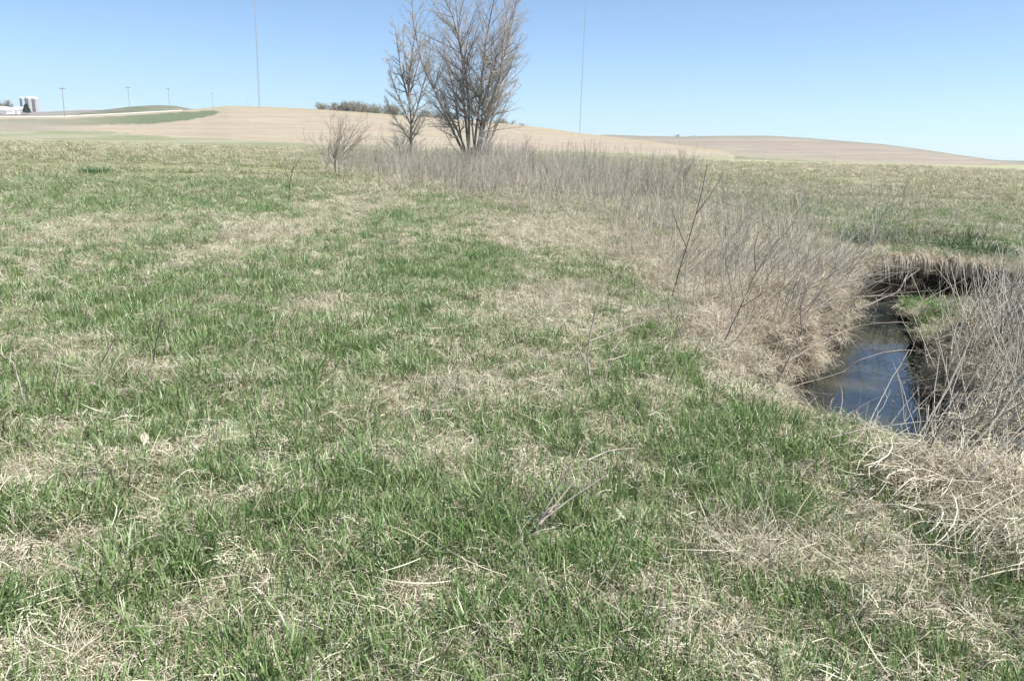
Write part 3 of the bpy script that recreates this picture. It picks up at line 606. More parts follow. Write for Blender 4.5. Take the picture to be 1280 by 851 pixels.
# --- grass hanging from the lip of the cut bank
def hanging(n, seed, g_=None):
    g = np.random.default_rng(seed)
    t = g.random(n); k = 182 + t * 0
    idx = np.where((CR[:, 0] > 5.35) & (CR[:, 0] < 8.1) & (CR[:, 1] > 11.3))[0]
    j = g.integers(idx[0], idx[-1], n); a = CR[j - 1]; b_ = CR[j + 1]; tx = b_[:, 0] - a[:, 0]; ty = b_[:, 1] - a[:, 1]; L = np.hypot(tx, ty); nx_, ny_ = -ty / L, tx / L
    c = CR[j]; off = c[:, 2] + c[:, 4] + .04 + g.normal(0, .08, n)
    x = c[:, 0] + nx_ * off + g.normal(0, .02, n); y = c[:, 1] + ny_ * off; z = height(x + nx_ * .12, y + ny_ * .12) + .02
    cl = sm(.3, .7, N2.fbm(x, y, 4.2, 2)); kp = g.random(n) < .35 + .65 * cl
    Ln = (.10 + .34 * g.random(n) ** 1.4) * (.55 + .75 * cl) * np.where(kp, 1, .3); m_ = 7; th = g.uniform(.2, 1.3, n)
    s = np.linspace(0, 1, m_)[None]; ang = th[:, None] + (2.9 - th)[:, None] * np.minimum(1, s * 1.7) ** .8
    ds = (Ln / (m_ - 1))[:, None]; h = np.cumsum(np.sin(ang), 1) * ds * .9; zz = np.cumsum(np.cos(ang), 1) * ds
    az = np.arctan2(-ny_, -nx_) + g.normal(0, .7, n) - .45
    P = np.stack([x[:, None] + h * np.cos(az)[:, None], y[:, None] + h * np.sin(az)[:, None], z[:, None] + zz], -1)
    W = (.004 + .004 * g.random(n))[:, None] * np.interp(np.linspace(0, 1, m_), [0, .5, 1], [1, .9, .2])[None]
    S = np.stack([np.cos(az + 1.57), np.sin(az + 1.57), g.normal(0, .3, n)], 1)
    V, Q, tip = strips(P, W, S); return V, Q, np.repeat(g.beta(1.6, 1.6, n), 2 * m_), np.maximum(tip, .3)
V, Q, sh, tp = hanging(2600, 5)
tag(mesh_obj('hanging_grass', V, Q, M_rose, attrs={'shade': sh, 'tip': tp}), 'dry grass hanging over the dark undercut bank', kind='stuff')

# --- loose long straws lying across the green
def straws(n, seed):
    g = np.random.default_rng(seed); a = g.random(n) * (AZH - AZL) + AZL; r = 1.6 + 12 * g.random(n) ** 1.2; x = r * np.sin(a); y = r * np.cos(a)
    m_ = 8; L = g.uniform(.08, .32, n); d_ = g.random(n) * 6.283; s = np.linspace(0, 1, m_)[None]; cur = g.normal(0, .5, n)[:, None]
    aa = d_[:, None] + cur * s; ds = (L / (m_ - 1))[:, None]; xx = x[:, None] + np.cumsum(np.cos(aa) * ds, 1); yy = y[:, None] + np.cumsum(np.sin(aa) * ds, 1)
    zz = height(xx, yy); h0 = g.uniform(.04, .14, n)[:, None]; zz = np.maximum(zz[:, :1], zz) + h0 + g.normal(0, .06, n)[:, None] * s
    W = g.uniform(.002, .0042, n)[:, None] * np.interp(np.linspace(0, 1, m_), [0, .5, 1], [.7, 1, .3])[None]
    S = np.stack([np.cos(d_ + 1.57), np.sin(d_ + 1.57), g.normal(0, .5, n)], 1)
    V, Q, tip = strips(np.stack([xx, yy, zz], -1), W, S); return V, Q, np.repeat(.45 + .55 * g.random(n), 2 * m_), np.ones(len(V))
V, Q, sh, tp = straws(420, 9)
tag(mesh_obj('loose_straws', V, Q, M_straw, attrs={'shade': sh, 'tip': tp}), 'long loose pale straws lying on the grass', kind='stuff')

# ------------------------------------------------------------------ single stalks and twigs one can point to
def stick(name, label, cat, lines, mat, rad=.004, group=None, dy0=0.0, zb=None):
    """lines: lists of (picture x, picture y, forward offset in m from the foot). The foot stands on the ground; the rest is real 3D at that distance."""
    fx, fy = lines[0][0][:2]; x0, y0 = at(fx, fy, 0 if zb is None else zb)
    for _ in range(4):
        zz = float(height(x0, y0)) if zb is None else zb; x0, y0 = at(fx, fy, zz)
    parts = []
    for li, ln in enumerate(lines):
        pts = []
        for (px_, py_, dy) in ln:
            d = ray(px_, py_); tt = (y0 + dy) / d[1]; pts.append(d * tt + np.array([0, 0, EYE]))
        pts = np.array(pts); k = max(8, 3 * len(pts)); s0 = np.linspace(0, 1, len(pts)); s1 = np.linspace(0, 1, k)
        P = np.stack([np.interp(s1, s0, pts[:, c]) for c in range(3)], 1)
        for _ in range(2): P[1:-1] = (P[:-2] + 2 * P[1:-1] + P[2:]) / 4
        L = np.linalg.norm(P[-1] - P[0]); P[1:-1] += rng.normal(0, .004, (k - 2, 3)) * min(1, L)
        rr_ = rad * (1 if li == 0 else .7) * np.linspace(1, .45, k)
        parts.append(tubes(P[None], rr_[None], 6))
    base = np.array([x0, y0, zz])
    root = empty(name, base)
    for i, pt in enumerate(parts):
        V = pt[0] - base
        mesh_obj('stem' if i == 0 else 'branch', V, pt[1], mat, parent=root, smooth=True)
    tag(root, label, cat, group); return root
stick('dead_stalk', 'forked grey dead stalk standing alone in the middle of the green', 'dead stalk', [[(743, 494, 0), (733, 455, .02), (736, 425, .03), (742, 400, .05), (749, 377, .06)], [(736, 427, .03), (765, 416, .08), (800, 403, .15)], [(733, 455, .02), (722, 432, 0), (716, 418, 0)]], M_greystem, .0085)
stick('dead_stalk', 'pale short stalk with side twigs just right of the forked grey stalk', 'dead stalk', [[(753, 488, 0), (760, 462, 0), (764, 440, .02)], [(764, 440, .02), (774, 428, .05), (786, 416, .08)], [(762, 450, 0), (776, 446, .02), (786, 442, .05)]], M_palestem, .007)
stick('dead_stalk', 'fan of pale and dark twigs leaning right low in the centre foreground', 'dead stalk', [[(666, 676, 0), (674, 650, 0), (712, 585, .05)], [(672, 655, 0), (710, 625, .05), (758, 594, .1)], [(672, 655, 0), (684, 636, 0), (700, 630, .03)], [(675, 655, 0), (715, 605, .1), (735, 575, .14)], [(735, 575, .14), (760, 563, .2), (790, 560, .25)]], M_greystem, .0065)
stick('dead_stalk', 'thin blackish stem standing upright in the left grass', 'dead stalk', [[(191, 462, 0), (195, 430, 0), (203, 392, .04)]], M_darkstem, .007)
stick('dead_stalk', 'thin dark stem leaning right in the left straw patch', 'dead stalk', [[(118, 470, 0), (130, 446, .02), (143, 424, .05)]], M_darkstem, .006)
stick('dead_stalk', 'lone dark forked stem at the edge of the far left grass', 'dead stalk', [[(361, 257, 0), (362, 228, 0), (369, 200, 0)], [(364, 215, 0), (374, 200, 0), (378, 192, .1)], [(362, 226, 0), (357, 214, 0), (356, 208, 0)]], M_darkstem, .012)
stick('dead_stalk', 'tan bent stalk at the far left edge of the picture', 'dead stalk', [[(32, 512, 0), (24, 478, 0), (17, 450, .03), (-8, 438, .1)], [(24, 478, 0), (20, 470, 0), (16, 410, .02)]], M_greystem, .005)
stick('dead_stalk', 'long dark straight stem leaning right above the left creek bank', 'dead stalk', [[(838, 378, 0), (850, 335, 0), (866, 285, .1), (884, 205, .2)], [(858, 310, .05), (846, 280, .05), (840, 262, 0)], [(870, 268, .1), (892, 238, .2), (905, 215, .3)]], M_darkstem, .008)
stick('dead_stalk', 'dark twiggy stem rising from the tan bank left of the pool', 'dead stalk', [[(902, 432, 0), (925, 385, 0), (950, 330, .1), (996, 272, .3)], [(925, 385, 0), (945, 372, 0), (975, 352, .1)], [(945, 340, .1), (942, 315, .1), (948, 290, .1)]], M_darkstem, .0055)
stick('dead_branch', 'thick dark branch leaning right beside the pool', 'branch', [[(966, 486, 0), (985, 452, 0), (1002, 415, .05), (1012, 392, .1), (1045, 368, .15)], [(1002, 415, .05), (1000, 385, 0), (1008, 360, 0)], [(985, 452, 0), (1030, 425, .1), (1068, 408, .2)]], M_greystem, .0095)
stick('dead_stalk', 'silvery stalk forking into a Y above the brown weeds', 'dead stalk', [[(974, 312, 0), (974, 285, 0), (972, 262, 0), (966, 236, 0)], [(974, 290, 0), (985, 274, 0), (1000, 258, .1), (1006, 242, .1)], [(972, 270, 0), (958, 256, 0), (946, 246, 0)]], M_palestem, .012)
stick('dead_stalk', 'pale curving stalk against the dark green tuft above the pool', 'dead stalk', [[(1052, 352, 0), (1078, 322, 0), (1094, 300, 0), (1098, 272, 0), (1094, 244, 0)], [(1040, 330, .2), (1046, 300, .2), (1050, 276, .2)]], M_palestem, .0085)
stick('dead_stalk', 'straight pale reed standing in the water', 'reed', [[(1068, 556, 0), (1072, 520, 0), (1077, 478, 0)]], M_palestem, .0035, zb=-.60)
stick('fallen_twig', 'white forked twig reaching over the near end of the pool', 'twig', [[(1160, 520, 0), (1140, 538, -.1), (1116, 541, -.2), (1085, 533, -.2), (1042, 535, -.25)], [(1088, 533, -.2), (1105, 522, -.1), (1122, 512, 0), (1130, 497, 0)], [(1122, 512, 0), (1134, 515, 0), (1148, 521, .05)]], M_palestem, .0055)
stick('fallen_twig', 'thin arching twig across the middle of the pool', 'twig', [[(1182, 436, 0), (1155, 440, 0), (1130, 437, 0), (1095, 441, 0), (1062, 456, 0), (1035, 470, 0)]], M_palestem, .006)
stick('fallen_twig', 'long dark twig arching over the narrow part of the water', 'twig', [[(1190, 402, 0), (1150, 404, 0), (1110, 402, 0), (1075, 406, 0), (1046, 418, 0), (1030, 440, 0)]], M_greystem, .006)
stick('fallen_twig', 'pale twig rising right toward the undercut bank', 'twig', [[(1072, 388, 0), (1100, 374, 0), (1124, 366, 0), (1132, 345, .1), (1142, 330, .1)], [(1124, 366, 0), (1128, 352, 0), (1150, 336, .1)]], M_palestem, .007)
stick('dead_stalk', 'pale broken stump stalk at the right edge of the pool', 'dead stalk', [[(1160, 462, 0), (1157, 445, 0), (1155, 428, 0)], [(1158, 445, 0), (1172, 436, 0)]], M_palestem, .010)
R_ST = [('bleached stalk leaning right, nearest the pool', [(1152, 500, 0), (1180, 450, 0), (1215, 378, .15)], M_palestem, .008),
        ('long white stalk leaning right from the straw by the pool', [(1118, 590, 0), (1150, 540, 0), (1190, 480, .1), (1222, 400, .2)], M_palestem, .0055),
        ('thick grey and white stalk at the right picture edge', [(1236, 565, 0), (1252, 520, 0), (1268, 470, 0), (1284, 402, .1)], M_greystem, .009),
        ('pale stalk just left of the thick one at the right edge', [(1228, 560, 0), (1246, 512, 0), (1262, 452, 0)], M_palestem, .006),
        ('pale stalk crossing the matted brown grass on the right', [(1168, 610, 0), (1215, 560, 0), (1282, 478, .1)], M_palestem, .006),
        ('low pale stalk pointing right at the lower right edge', [(1150, 700, 0), (1205, 655, 0), (1290, 606, .1)], M_palestem, .005),
        ('forked pale stalk on the right bank above the straw', [(1205, 440, 0), (1232, 400, 0), (1262, 372, .1)], M_palestem, .008),
        ('dark stalk leaning right over the tangled straw', [(1176, 640, 0), (1215, 600, 0), (1290, 520, .1)], M_greystem, .007)]
for lb, ln, mm, ra in R_ST: stick('dead_stalk', lb, 'dead stalk', [ln], mm, ra, 'single stalks on the right bank')
stick('fallen_twig', 'pale straight straw lying across the green left of the pool', 'twig', [[(880, 513, 0), (925, 502, .1), (975, 492, .2)]], M_palestem, .004)
stick('fallen_twig', 'dark twig lying low among the green near the centre', 'twig', [[(792, 540, 0), (815, 515, .1), (835, 496, .2)]], M_darkstem, .003)
stick('dead_stalk', 'short dark broken twig in the lower right foreground', 'twig', [[(1066, 790, 0), (1078, 765, .0), (1096, 745, .05)]], M_darkstem, .004)
# a dead leaf
def leaf(px_, py_, L, mat, lb):
    x0, y0 = at(px_, py_, .07); z0 = float(height(x0, y0)) + .07
    V, F_ = [], []
    for i in range(7):
        s = i / 6; wv_ = L * .22 * math.sin(math.pi * min(1, s * .9 + .08)); zc = .012 * math.sin(s * 5)
        for k, a in enumerate((-1, 0, 1)): V.append((a * wv_, (s - .5) * L, zc + abs(a) * .012))
        if i: b0 = (i - 1) * 3; F_ += [(b0, b0 + 1, b0 + 4, b0 + 3), (b0 + 1, b0 + 2, b0 + 5, b0 + 4)]
    o = mesh_obj('dead_leaf', V, F_, mat, smooth=True); o.location = (x0, y0, z0); o.rotation_euler = (.5, .2, rng.random() * 6); tag(o, lb, 'leaf'); return o
leaf(480, 514, .07, simple_mat('yellow_leaf', (.62, .50, .28), .7), 'small yellowish dead leaf lying in the middle of the grass')
leaf(180, 543, .10, M_palestem, 'whitish withered leaf lying in the left grass')
leaf(1225, 588, .07, M_palestem, 'pale withered leaf in the tangled straw at right')
# green clump in the left meadow
gx_, gy_ = at(118, 221); gz_ = float(height(gx_, gy_)); g = np.random.default_rng(21)
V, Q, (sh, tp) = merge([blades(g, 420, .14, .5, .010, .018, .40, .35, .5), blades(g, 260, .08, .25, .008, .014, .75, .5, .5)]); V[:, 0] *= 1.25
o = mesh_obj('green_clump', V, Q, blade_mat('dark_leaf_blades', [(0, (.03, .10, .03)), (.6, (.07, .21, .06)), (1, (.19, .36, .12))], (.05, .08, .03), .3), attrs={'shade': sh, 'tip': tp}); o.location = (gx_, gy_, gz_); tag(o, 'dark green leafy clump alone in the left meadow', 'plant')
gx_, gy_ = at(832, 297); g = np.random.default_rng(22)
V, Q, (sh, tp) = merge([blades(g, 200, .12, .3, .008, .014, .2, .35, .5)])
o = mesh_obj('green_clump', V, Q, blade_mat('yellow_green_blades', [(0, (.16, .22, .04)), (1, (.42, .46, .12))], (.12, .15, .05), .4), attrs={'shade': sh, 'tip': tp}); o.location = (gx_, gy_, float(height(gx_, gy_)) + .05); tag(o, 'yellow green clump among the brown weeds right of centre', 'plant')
# dark green tufts along the top of the cut bank
for i, (px_, py_, lb, z0_, hh_, rr0, mt_) in enumerate([
    (1092, 306, 'dark green tuft above the left end of the undercut bank', 0, .5, .5, 0), (1128, 312, 'dark green tuft between the left end and the middle of the undercut bank', 0, .46, .5, 1),
    (1180, 318, 'dark green tuft above the middle of the undercut bank', 0, .5, .5, 0), (1226, 324, 'dark green tuft at the right end of the undercut bank', 0, .5, .5, 0),
    (1148, 294, 'olive tuft set back behind the undercut bank', 0, .34, .55, 1), (1060, 298, 'olive tuft left of the undercut bank among the weeds', 0, .34, .45, 1), (1205, 300, 'olive tuft behind the right end of the undercut bank', 0, .34, .5, 1),
    (1122, 388, 'bright green tuft on the low bench beside the narrow water', -.49, .26, .24, 2), (1142, 408, 'bright green tuft at the water edge of the low bench', -.49, .24, .24, 2), (1150, 382, 'bright green tuft at the back of the low bench', -.49, .22, .26, 2)]):
    gx_, gy_ = at(px_, py_, z0_); g = np.random.default_rng(30 + i); V, Q, (sh, tp) = merge([blades(g, 1500 if mt_ < 2 else 420, .12, hh_, .005, .009, rr0, .35, .6)]); V[:, 2] *= np.clip(1.35 - 1.0 * np.hypot(V[:, 0], V[:, 1]) ** 2 / rr0 ** 2, .35, 1.35); V[:, 0] *= 1.35
    V[:, 2] += height(V[:, 0] + gx_, V[:, 1] + gy_) - float(height(gx_, gy_))
    o = mesh_obj('grass_tuft', V, Q, (M_dkgreen, M_dkolive, M_lush)[mt_], attrs={'shade': sh, 'tip': tp}); o.location = (gx_, gy_, float(height(gx_, gy_))); tag(o, lb, 'grass tuft')

# ------------------------------------------------------------------ trees
class Tree:
    def __init__(s, seed, th=.028, maxr=99): s.th = th; s.maxr = maxr; s.g = random.Random(seed); s.thick = {}; s.thin = {}; s.buds = []
    def limb(s, p, d, L, r, lvl, up=.06, jit=.10, nseg=None):
        g = s.g; n = nseg or (9 if lvl == 0 else 7 if lvl == 1 else 5 if lvl == 2 else 4)
        pts = [np.array(p, float)]; d = np.array(d, float); d /= np.linalg.norm(d); dirs = [d]
        for i in range(n - 1):
            d = d + np.array([g.gauss(0, jit), g.gauss(0, jit), g.gauss(0, jit * .6) + up]); o_ = math.hypot(pts[-1][0], pts[-1][1])
            if lvl == 0 and o_ > s.maxr * .5: d[:2] -= pts[-1][:2] / o_ * .13 * min(2, (o_ / s.maxr - .5) / .25)
            d /= np.linalg.norm(d)
            pts.append(pts[-1] + d * L / (n - 1)); dirs.append(d)
        rr_ = [r * (1 - .78 * i / (n - 1)) for i in range(n)]
        (s.thick if r > s.th else s.thin).setdefault(n, []).append((pts, rr_)); return pts, dirs, rr_
    def grow(s, p, d, L, r, lvl, maxlvl, kids, up, ang, t0=.25, jit=.1, rmin=.006, shrink=.55):
        g = s.g; pts, dirs, rr_ = s.limb(p, d, L, r, lvl, up, jit); n = len(pts)
        if lvl >= maxlvl:
            s.buds.append((pts[-1], dirs[-1])); s.buds.append((pts[-2], dirs[-2])); return
        k = kids[lvl]
        for c in range(k):
            t = t0 + (1 - t0) * (c + g.random()) / k; f = t * (n - 1); a = min(int(f), n - 2); fr = f - a
            q = pts[a] * (1 - fr) + pts[a + 1] * fr; dd = dirs[a]
            az = g.random() * 6.283; ax = np.array([math.cos(az), math.sin(az), g.uniform(-.2, .4)]); ax -= ax.dot(dd) * dd; ax /= np.linalg.norm(ax) + 1e-6
            an = g.uniform(*ang); nd_ = dd * math.cos(an) + ax * math.sin(an)
            far_ = math.hypot(q[0] + nd_[0] * L * shrink, q[1] + nd_[1] * L * shrink) > s.maxr
            s.grow(q, nd_, L * shrink * (.62 if far_ else 1) * (1.15 - .55 * t) * g.uniform(.7, 1.2), max(rmin, (rr_[a] * .55)), lvl + 1, maxlvl, kids, up, ang, .12, jit * 1.15, rmin, shrink)
    def build(s, name, loc, label, cat, mt, mc, mb, budsize, group=None, nb=3, k=6):
        root = empty(name, loc)
        def mk(dct, k_):
            ps = [tubes(np.array([a for a, _ in v]), np.array([b for _, b in v]), k_) for v in dct.values()]
            return merge([(a, b, c) for a, b, c in ps])
        if s.thick: V, Q, _ = mk(s.thick, k); mesh_obj('trunk', V, Q, mt, root, smooth=True)
        V, Q, _ = mk(s.thin, 3); cr = mesh_obj('crown', V, Q, mc, root)
        if mb:
            g = np.random.default_rng(5); B = np.array([b[0] for b in s.buds]); n = len(B) * nb; c = np.repeat(B, nb, 0) + g.normal(0, budsize * 2.5, (n, 3))
            a = g.normal(0, 1, (n, 3)); a /= np.linalg.norm(a, axis=1, keepdims=True); b2 = np.cross(a, g.normal(0, 1, (n, 3))); b2 /= np.linalg.norm(b2, axis=1, keepdims=True)
            sz = budsize * g.uniform(.5, 1.2, (n, 1)); V = np.stack([c - a * sz, c + b2 * sz * .5, c + a * sz, c - b2 * sz * .5], 1).reshape(-1, 3)
            mesh_obj('buds', V, np.arange(n * 4).reshape(n, 4), mb, cr)
        tag(root, label, cat, group); return root
def ground_at(px_, dist):
    d = ray(px_, 184); L = math.hypot(d[0], d[1]); x, y = d[0] / L * dist, d[1] / L * dist; return np.array([x, y, float(height(x, y))])
# the big many-stemmed tree
T = Tree(4, maxr=4.9); base = np.zeros(3)
stems = [(-.50, .0, 10.5, .13), (-.36, .15, 12, .15), (-.24, -.2, 12.8, .16), (-.12, .1, 13.8, .19), (-.03, -.12, 14.4, .22), (.06, .18, 14.4, .20), (.15, -.1, 13.5, .21), (.26, .12, 13.0, .19), (.36, -.12, 11.8, .15), (.50, .05, 10.5, .14), (.80, .1, 7.4, .10), (-.85, -.1, 6.5, .09), (.03, .5, 12.5, .15), (-.05, -.5, 12.3, .15), (.95, -.2, 5.6, .07), (-1.2, .2, 4.2, .06)]
for sx, sy, L, r in stems:
    p0 = np.array([sx * .75 + T.g.gauss(0, .08), sy * .7, T.g.uniform(.1, .5) if abs(sx) < .6 else .9])
    T.grow(p0, (sx * 1.05, sy, 1.3), L * (.93 if abs(sx) < .3 else .76), r * .55, 0, 3, [27, 14, 6] if L > 8 else [9, 7, 4], .022, (.4, 1.15), .22, .08, .0065, .33)
Tbase = ground_at(591, 60)
# short stout bole under the stems
pts = [[0, 0, -.2], [0, 0, .4], [.02, 0, .9], [.05, 0, 1.5]]
T.thick.setdefault(4, []).append((np.array(pts), [.55, .45, .38, .22]))
T.build('bare_tree', Tbase, 'large bare spreading tree with many grey stems above the weeds', 'tree', M_bark, M_twig, M_bud, .016, nb=1)
# slimmer tree on its left
T = Tree(9, maxr=2.4)
T.grow((0, 0, -.1), (-.02, 0, 1), 5.2, .16, 0, 3, [12, 8, 5], .02, (.6, 1.2), .30, .04, .009, .42)
tp_ = T.thick[9][0][0][-1]
mid = T.thick[9][0][0][5]
for q, d, L, r in ((tp_, (-.34, .1, 1), 5.8, .09), (tp_, (.12, -.1, 1), 6.0, .10), (mid, (.34, 0, 1), 6.2, .08), (mid, (-.5, 0, 1), 5.4, .07), (tp_, (.3, .2, 1), 5.2, .07), (tp_, (-.05, .25, 1), 5.4, .08), (T.thick[9][0][0][3], (-.75, .1, .8), 3.8, .06), (T.thick[9][0][0][3], (.7, -.1, .8), 3.2, .05)):
    T.grow(q, d, L, r, 0, 3, [18, 11, 6], .025, (.4, 1.05), .08, .05, .007, .29)
T.build('bare_tree', ground_at(514, 68), 'slender bare tree just left of the large spreading tree', 'tree', M_bark, M_twig, M_bud, .018, nb=2)
# shrubs
def shrub(seed, px_, dist, H, sp, label, n=12, mat=None, r=.03, tilt=0):
    T = Tree(seed)
    for i in range(n):
        a = T.g.random() * 6.283; e = T.g.uniform(.15, 1) * sp; z0 = T.g.uniform(.15, .4) * H * .55
        T.grow((0, 0, z0), (math.cos(a) * e, math.sin(a) * e * .8, 1), H * T.g.uniform(.5, .8), r * T.g.uniform(.6, 1), 1, 3, [0, 8, 5], .02, (.4, .9), .2, .09, .006, .5)
    T.thick.setdefault(4, []).append((np.array([[0, 0, -.1], [.02, 0, H * .12], [0, .01, H * .25], [0.02, 0, H * .36]]), [r * 2.6, r * 2.2, r * 2, r * 1.4]))
    T.build('bare_shrub', ground_at(px_, dist), label, 'shrub', mat or M_redtwig, mat or M_redtwig, None, .02, k=5)
shrub(3, 419, 40, 3.3, 1.7, 'spreading brown bare shrub left of the trees in front of the stubble field', 18, r=.032)
shrub(5, 858, 44, 2.0, .9, 'small bare reddish shrub right of the tall weeds', 9, r=.02)
shrub(6, 610, 57, 3.0, 1.3, 'low brushy shrub at the foot of the large tree', 22, M_twig, r=.03)
shrub(8, 500, 62, 3.2, 1.2, 'low brushy shrub under the slender tree', 16, M_twig, r=.03)
shrub(12, 655, 58, 2.6, 1.3, 'low brush right of the large tree', 14, M_twig, r=.025)

# ------------------------------------------------------------------ distance: tree row, farm, poles, masts
def far_tree(seed, H, wdt):
    T = Tree(seed, H * .012)
    T.grow((0, 0, 0), (0, 0, 1), H * .5, H * .03, 0, 2, [7, 5], .02, (.5, 1.1), .25, .05, H * .008, .6)
    for i in range(7):
        a = T.g.random() * 6.283; T.grow((0, 0, H * .12), (math.cos(a) * wdt, math.sin(a) * wdt, 1), H * .72, H * .014, 1, 3, [0, 9, 5], .03, (.4, .9), .15, .08, H * .008, .45)
    return T
M_fartwig = simple_mat('grey_brown_twigs', (.27, .235, .18), .9, (.19, .17, .125), 0, .1, .3)
M_farbud = simple_mat('swelling_buds', (.33, .31, .19), .9, (.22, .20, .13), 0, .1, .3)
row = []
for i, (px_, ty, D, wd_) in enumerate([(400, 127, 470, .9), (411, 125, 480, .9), (423, 124.5, 475, .9), (434, 124, 480, .9), (447, 124, 475, .9), (456, 125, 485, .8), (466, 128, 490, .8), (476, 127, 480, .8), (487, 130, 500, .8), (498, 128, 500, .8), (526, 134, 500, .8), (540, 135, 500, .8), (553, 137, 500, .8), (566, 137, 505, .8), (622, 146, 480, .9), (636, 148, 480, .9), (648, 153, 480, .8)]):
    d = ray(px_, ty); L = math.hypot(d[0], d[1]); zt = EYE + d[2] / L * D; xx, yy = d[0] / L * D, d[1] / L * D
    zb_ = top1(px_)[2] - 2.5; H = zt - zb_
    row.append((xx, yy, zb_, H, wd_))
WH = ['leftmost', 'second', 'third', 'fourth', 'fifth', 'sixth', 'seventh', 'eighth', 'ninth', 'tenth']
protos = {}
for i, (xx, yy, zb_, H, wd_) in enumerate(row):
    lb = f'{WH[i]} hazy bare tree from the left in the row on the hill crest' if i < 10 else ['hazy bare tree right of the slender tree trunk on the crest', 'hazy crest tree between the slender and large trees', 'hazy crest tree left of the large tree', 'hazy crest tree seen through the large tree stems', 'dark crest bush right of the large tree stems', 'middle of the small crest bushes right of the large tree', 'last low crest bush right of the large tree'][i - 10]
    k = i % 4
    if k not in protos:
        T = far_tree(40 + k, 10.0, .75); protos[k] = T.build('crest_tree', (xx, yy, zb_), lb, 'tree', M_fartwig, M_fartwig, M_farbud, .16, 'bare trees along the hill crest', nb=3, k=4); o = protos[k]
    else:
        o = copy_tree(protos[k]); o.location = (xx, yy, zb_); o['label'] = lb; o.rotation_euler = (0, 0, rng.random() * 6)
    o.scale = (H / 10 * 1.15,) * 2 + (H / 10,)

def boxv(x0, x1, y0, y1, z0, z1):
    v = [(x, y, z) for z in (z0, z1) for x, y in ((x0, y0), (x1, y0), (x1, y1), (x0, y1))]
    return v, [(0, 3, 2, 1), (4, 5, 6, 7), (0, 1, 5, 4), (1, 2, 6, 5), (2, 3, 7, 6), (3, 0, 4, 7)]
def lathe(prof, k=20):
    v = []; f = []
    for i, (r, z) in enumerate(prof):
        for j in range(k): a = 6.2832 * j / k; v.append((r * math.cos(a), r * math.sin(a), z))
        if i:
            for j in range(k): a0 = (i - 1) * k + j; a1 = (i - 1) * k + (j + 1) % k; f.append((a0, a1, a1 + k, a0 + k))
    f.append(tuple(range((len(prof) - 1) * k, len(prof) * k))); return v, f
def pos(px_, py_, D):
    d = ray(px_, py_); L = math.hypot(d[0], d[1]); return Vector((d[0] / L * D, d[1] / L * D, EYE + d[2] / L * D)), -math.atan2(d[0], d[1])
FD = 1000
def mpx(D): return D / F     # metres a picture pixel spans at that distance (near the middle)
def silo(px_, top, D, rad_px, mat, lb):
    p, az = pos(px_, top, D); b_, _ = pos(px_, 142, D); H = p.z - b_.z; r = rad_px * mpx(D)
    root = empty('silo', (b_.x, b_.y, b_.z - 1)); H += 1; hd = r * .62
    v, f = lathe([(r, 0), (r, H - hd)]); mesh_obj('silo_body', v, f, mat, root, smooth=False)
    for k in range(1, 7):
        z = k * (H - hd) / 7; v, f = lathe([(r + .02, z), (r + .12, z + .02), (r + .12, z + .25), (r + .02, z + .27)]); mesh_obj('hoop', v, f, mat, root)
    v, f = lathe([(r * 1.04, H - hd), (r * .98, H - hd * .7), (r * .8, H - hd * .3), (r * .45, H - hd * .06), (.1, H)]); mesh_obj('dome', v, f, M_dome, root, smooth=True)
    v, f = boxv(-.5, .5, -r - .7, -r - .05, 0, H - hd); mesh_obj('chute', v, f, mat, root).rotation_euler = (0, 0, .6)
    tag(root, lb, 'silo', 'farm silos')
silo(29.5, 121.5, FD + 30, 2.3, M_siloblue, 'narrow blue grey silo, leftmost of the three')
silo(37.2, 120.8, FD, 3.4, M_silo, 'grey concrete silo with white dome, middle of the three')
silo(45.2, 121.2, FD, 3.4, M_silo, 'grey concrete silo with white dome, rightmost of the three')
def barn(name, px_, wpx, wall_top, ridge, base_y, D, mat, roofm, lb, arch=False, cat='barn'):
    b_, az = pos(px_, base_y, D); wt = pos(px_, wall_top, D)[0].z - b_.z; rt = pos(px_, ridge, D)[0].z - b_.z; W = wpx * mpx(D) / 2; Dp = W * 1.2
    root = empty(name, (b_.x, b_.y, b_.z - .6), az); wt += .6; rt += .6
    v, f = boxv(-W, W, -Dp / 2, Dp / 2, 0, wt); mesh_obj('wall', v, f, mat, root)
    if arch:   # rounded roof running away from the viewer
        n = 12; v = []; f = []
        for yy in (-Dp / 2 - .4, Dp / 2 + .4):
            for i in range(n + 1): a = math.pi * i / n; v.append((-math.cos(a) * W * 1.03, yy, wt - .1 + math.sin(a) * (rt - wt)))
        for i in range(n): f.append((i, i + 1, n + 2 + i, n + 1 + i))
        f += [tuple(range(n + 1)), tuple(range(n + 1, 2 * n + 2))]
    else:
        v = [(-W * 1.05, -Dp / 2 - .5, wt - .1), (W * 1.05, -Dp / 2 - .5, wt - .1), (W * 1.05, 0, rt), (-W * 1.05, 0, rt), (-W * 1.05, Dp / 2 + .5, wt - .1), (W * 1.05, Dp / 2 + .5, wt - .1)]
        f = [(0, 1, 2, 3), (3, 2, 5, 4), (0, 3, 4), (1, 5, 2), (0, 4, 5, 1)]
    mesh_obj('roof', v, f, roofm, root)
    v, f = boxv(-W * .3, W * .25, -Dp / 2 - .12, -Dp / 2 + .02, 0, wt * .7); mesh_obj('door', v, f, M_silo, root)
    tag(root, lb, cat)
barn('barn', 4, 24, 138.5, 133, 142, FD - 40, M_white, M_roofw, 'long low white barn with rounded roof at the left edge', arch=True)
barn('shed', 20.5, 7, 137.2, 134.4, 142.5, FD - 60, M_white, M_roofw, 'small white shed between the barn and silos', cat='shed')
barn('shed', 26.5, 4, 136, 134, 141, FD - 20, M_white, M_roofw, 'tiny white shed beside the blue grey silo', cat='shed')
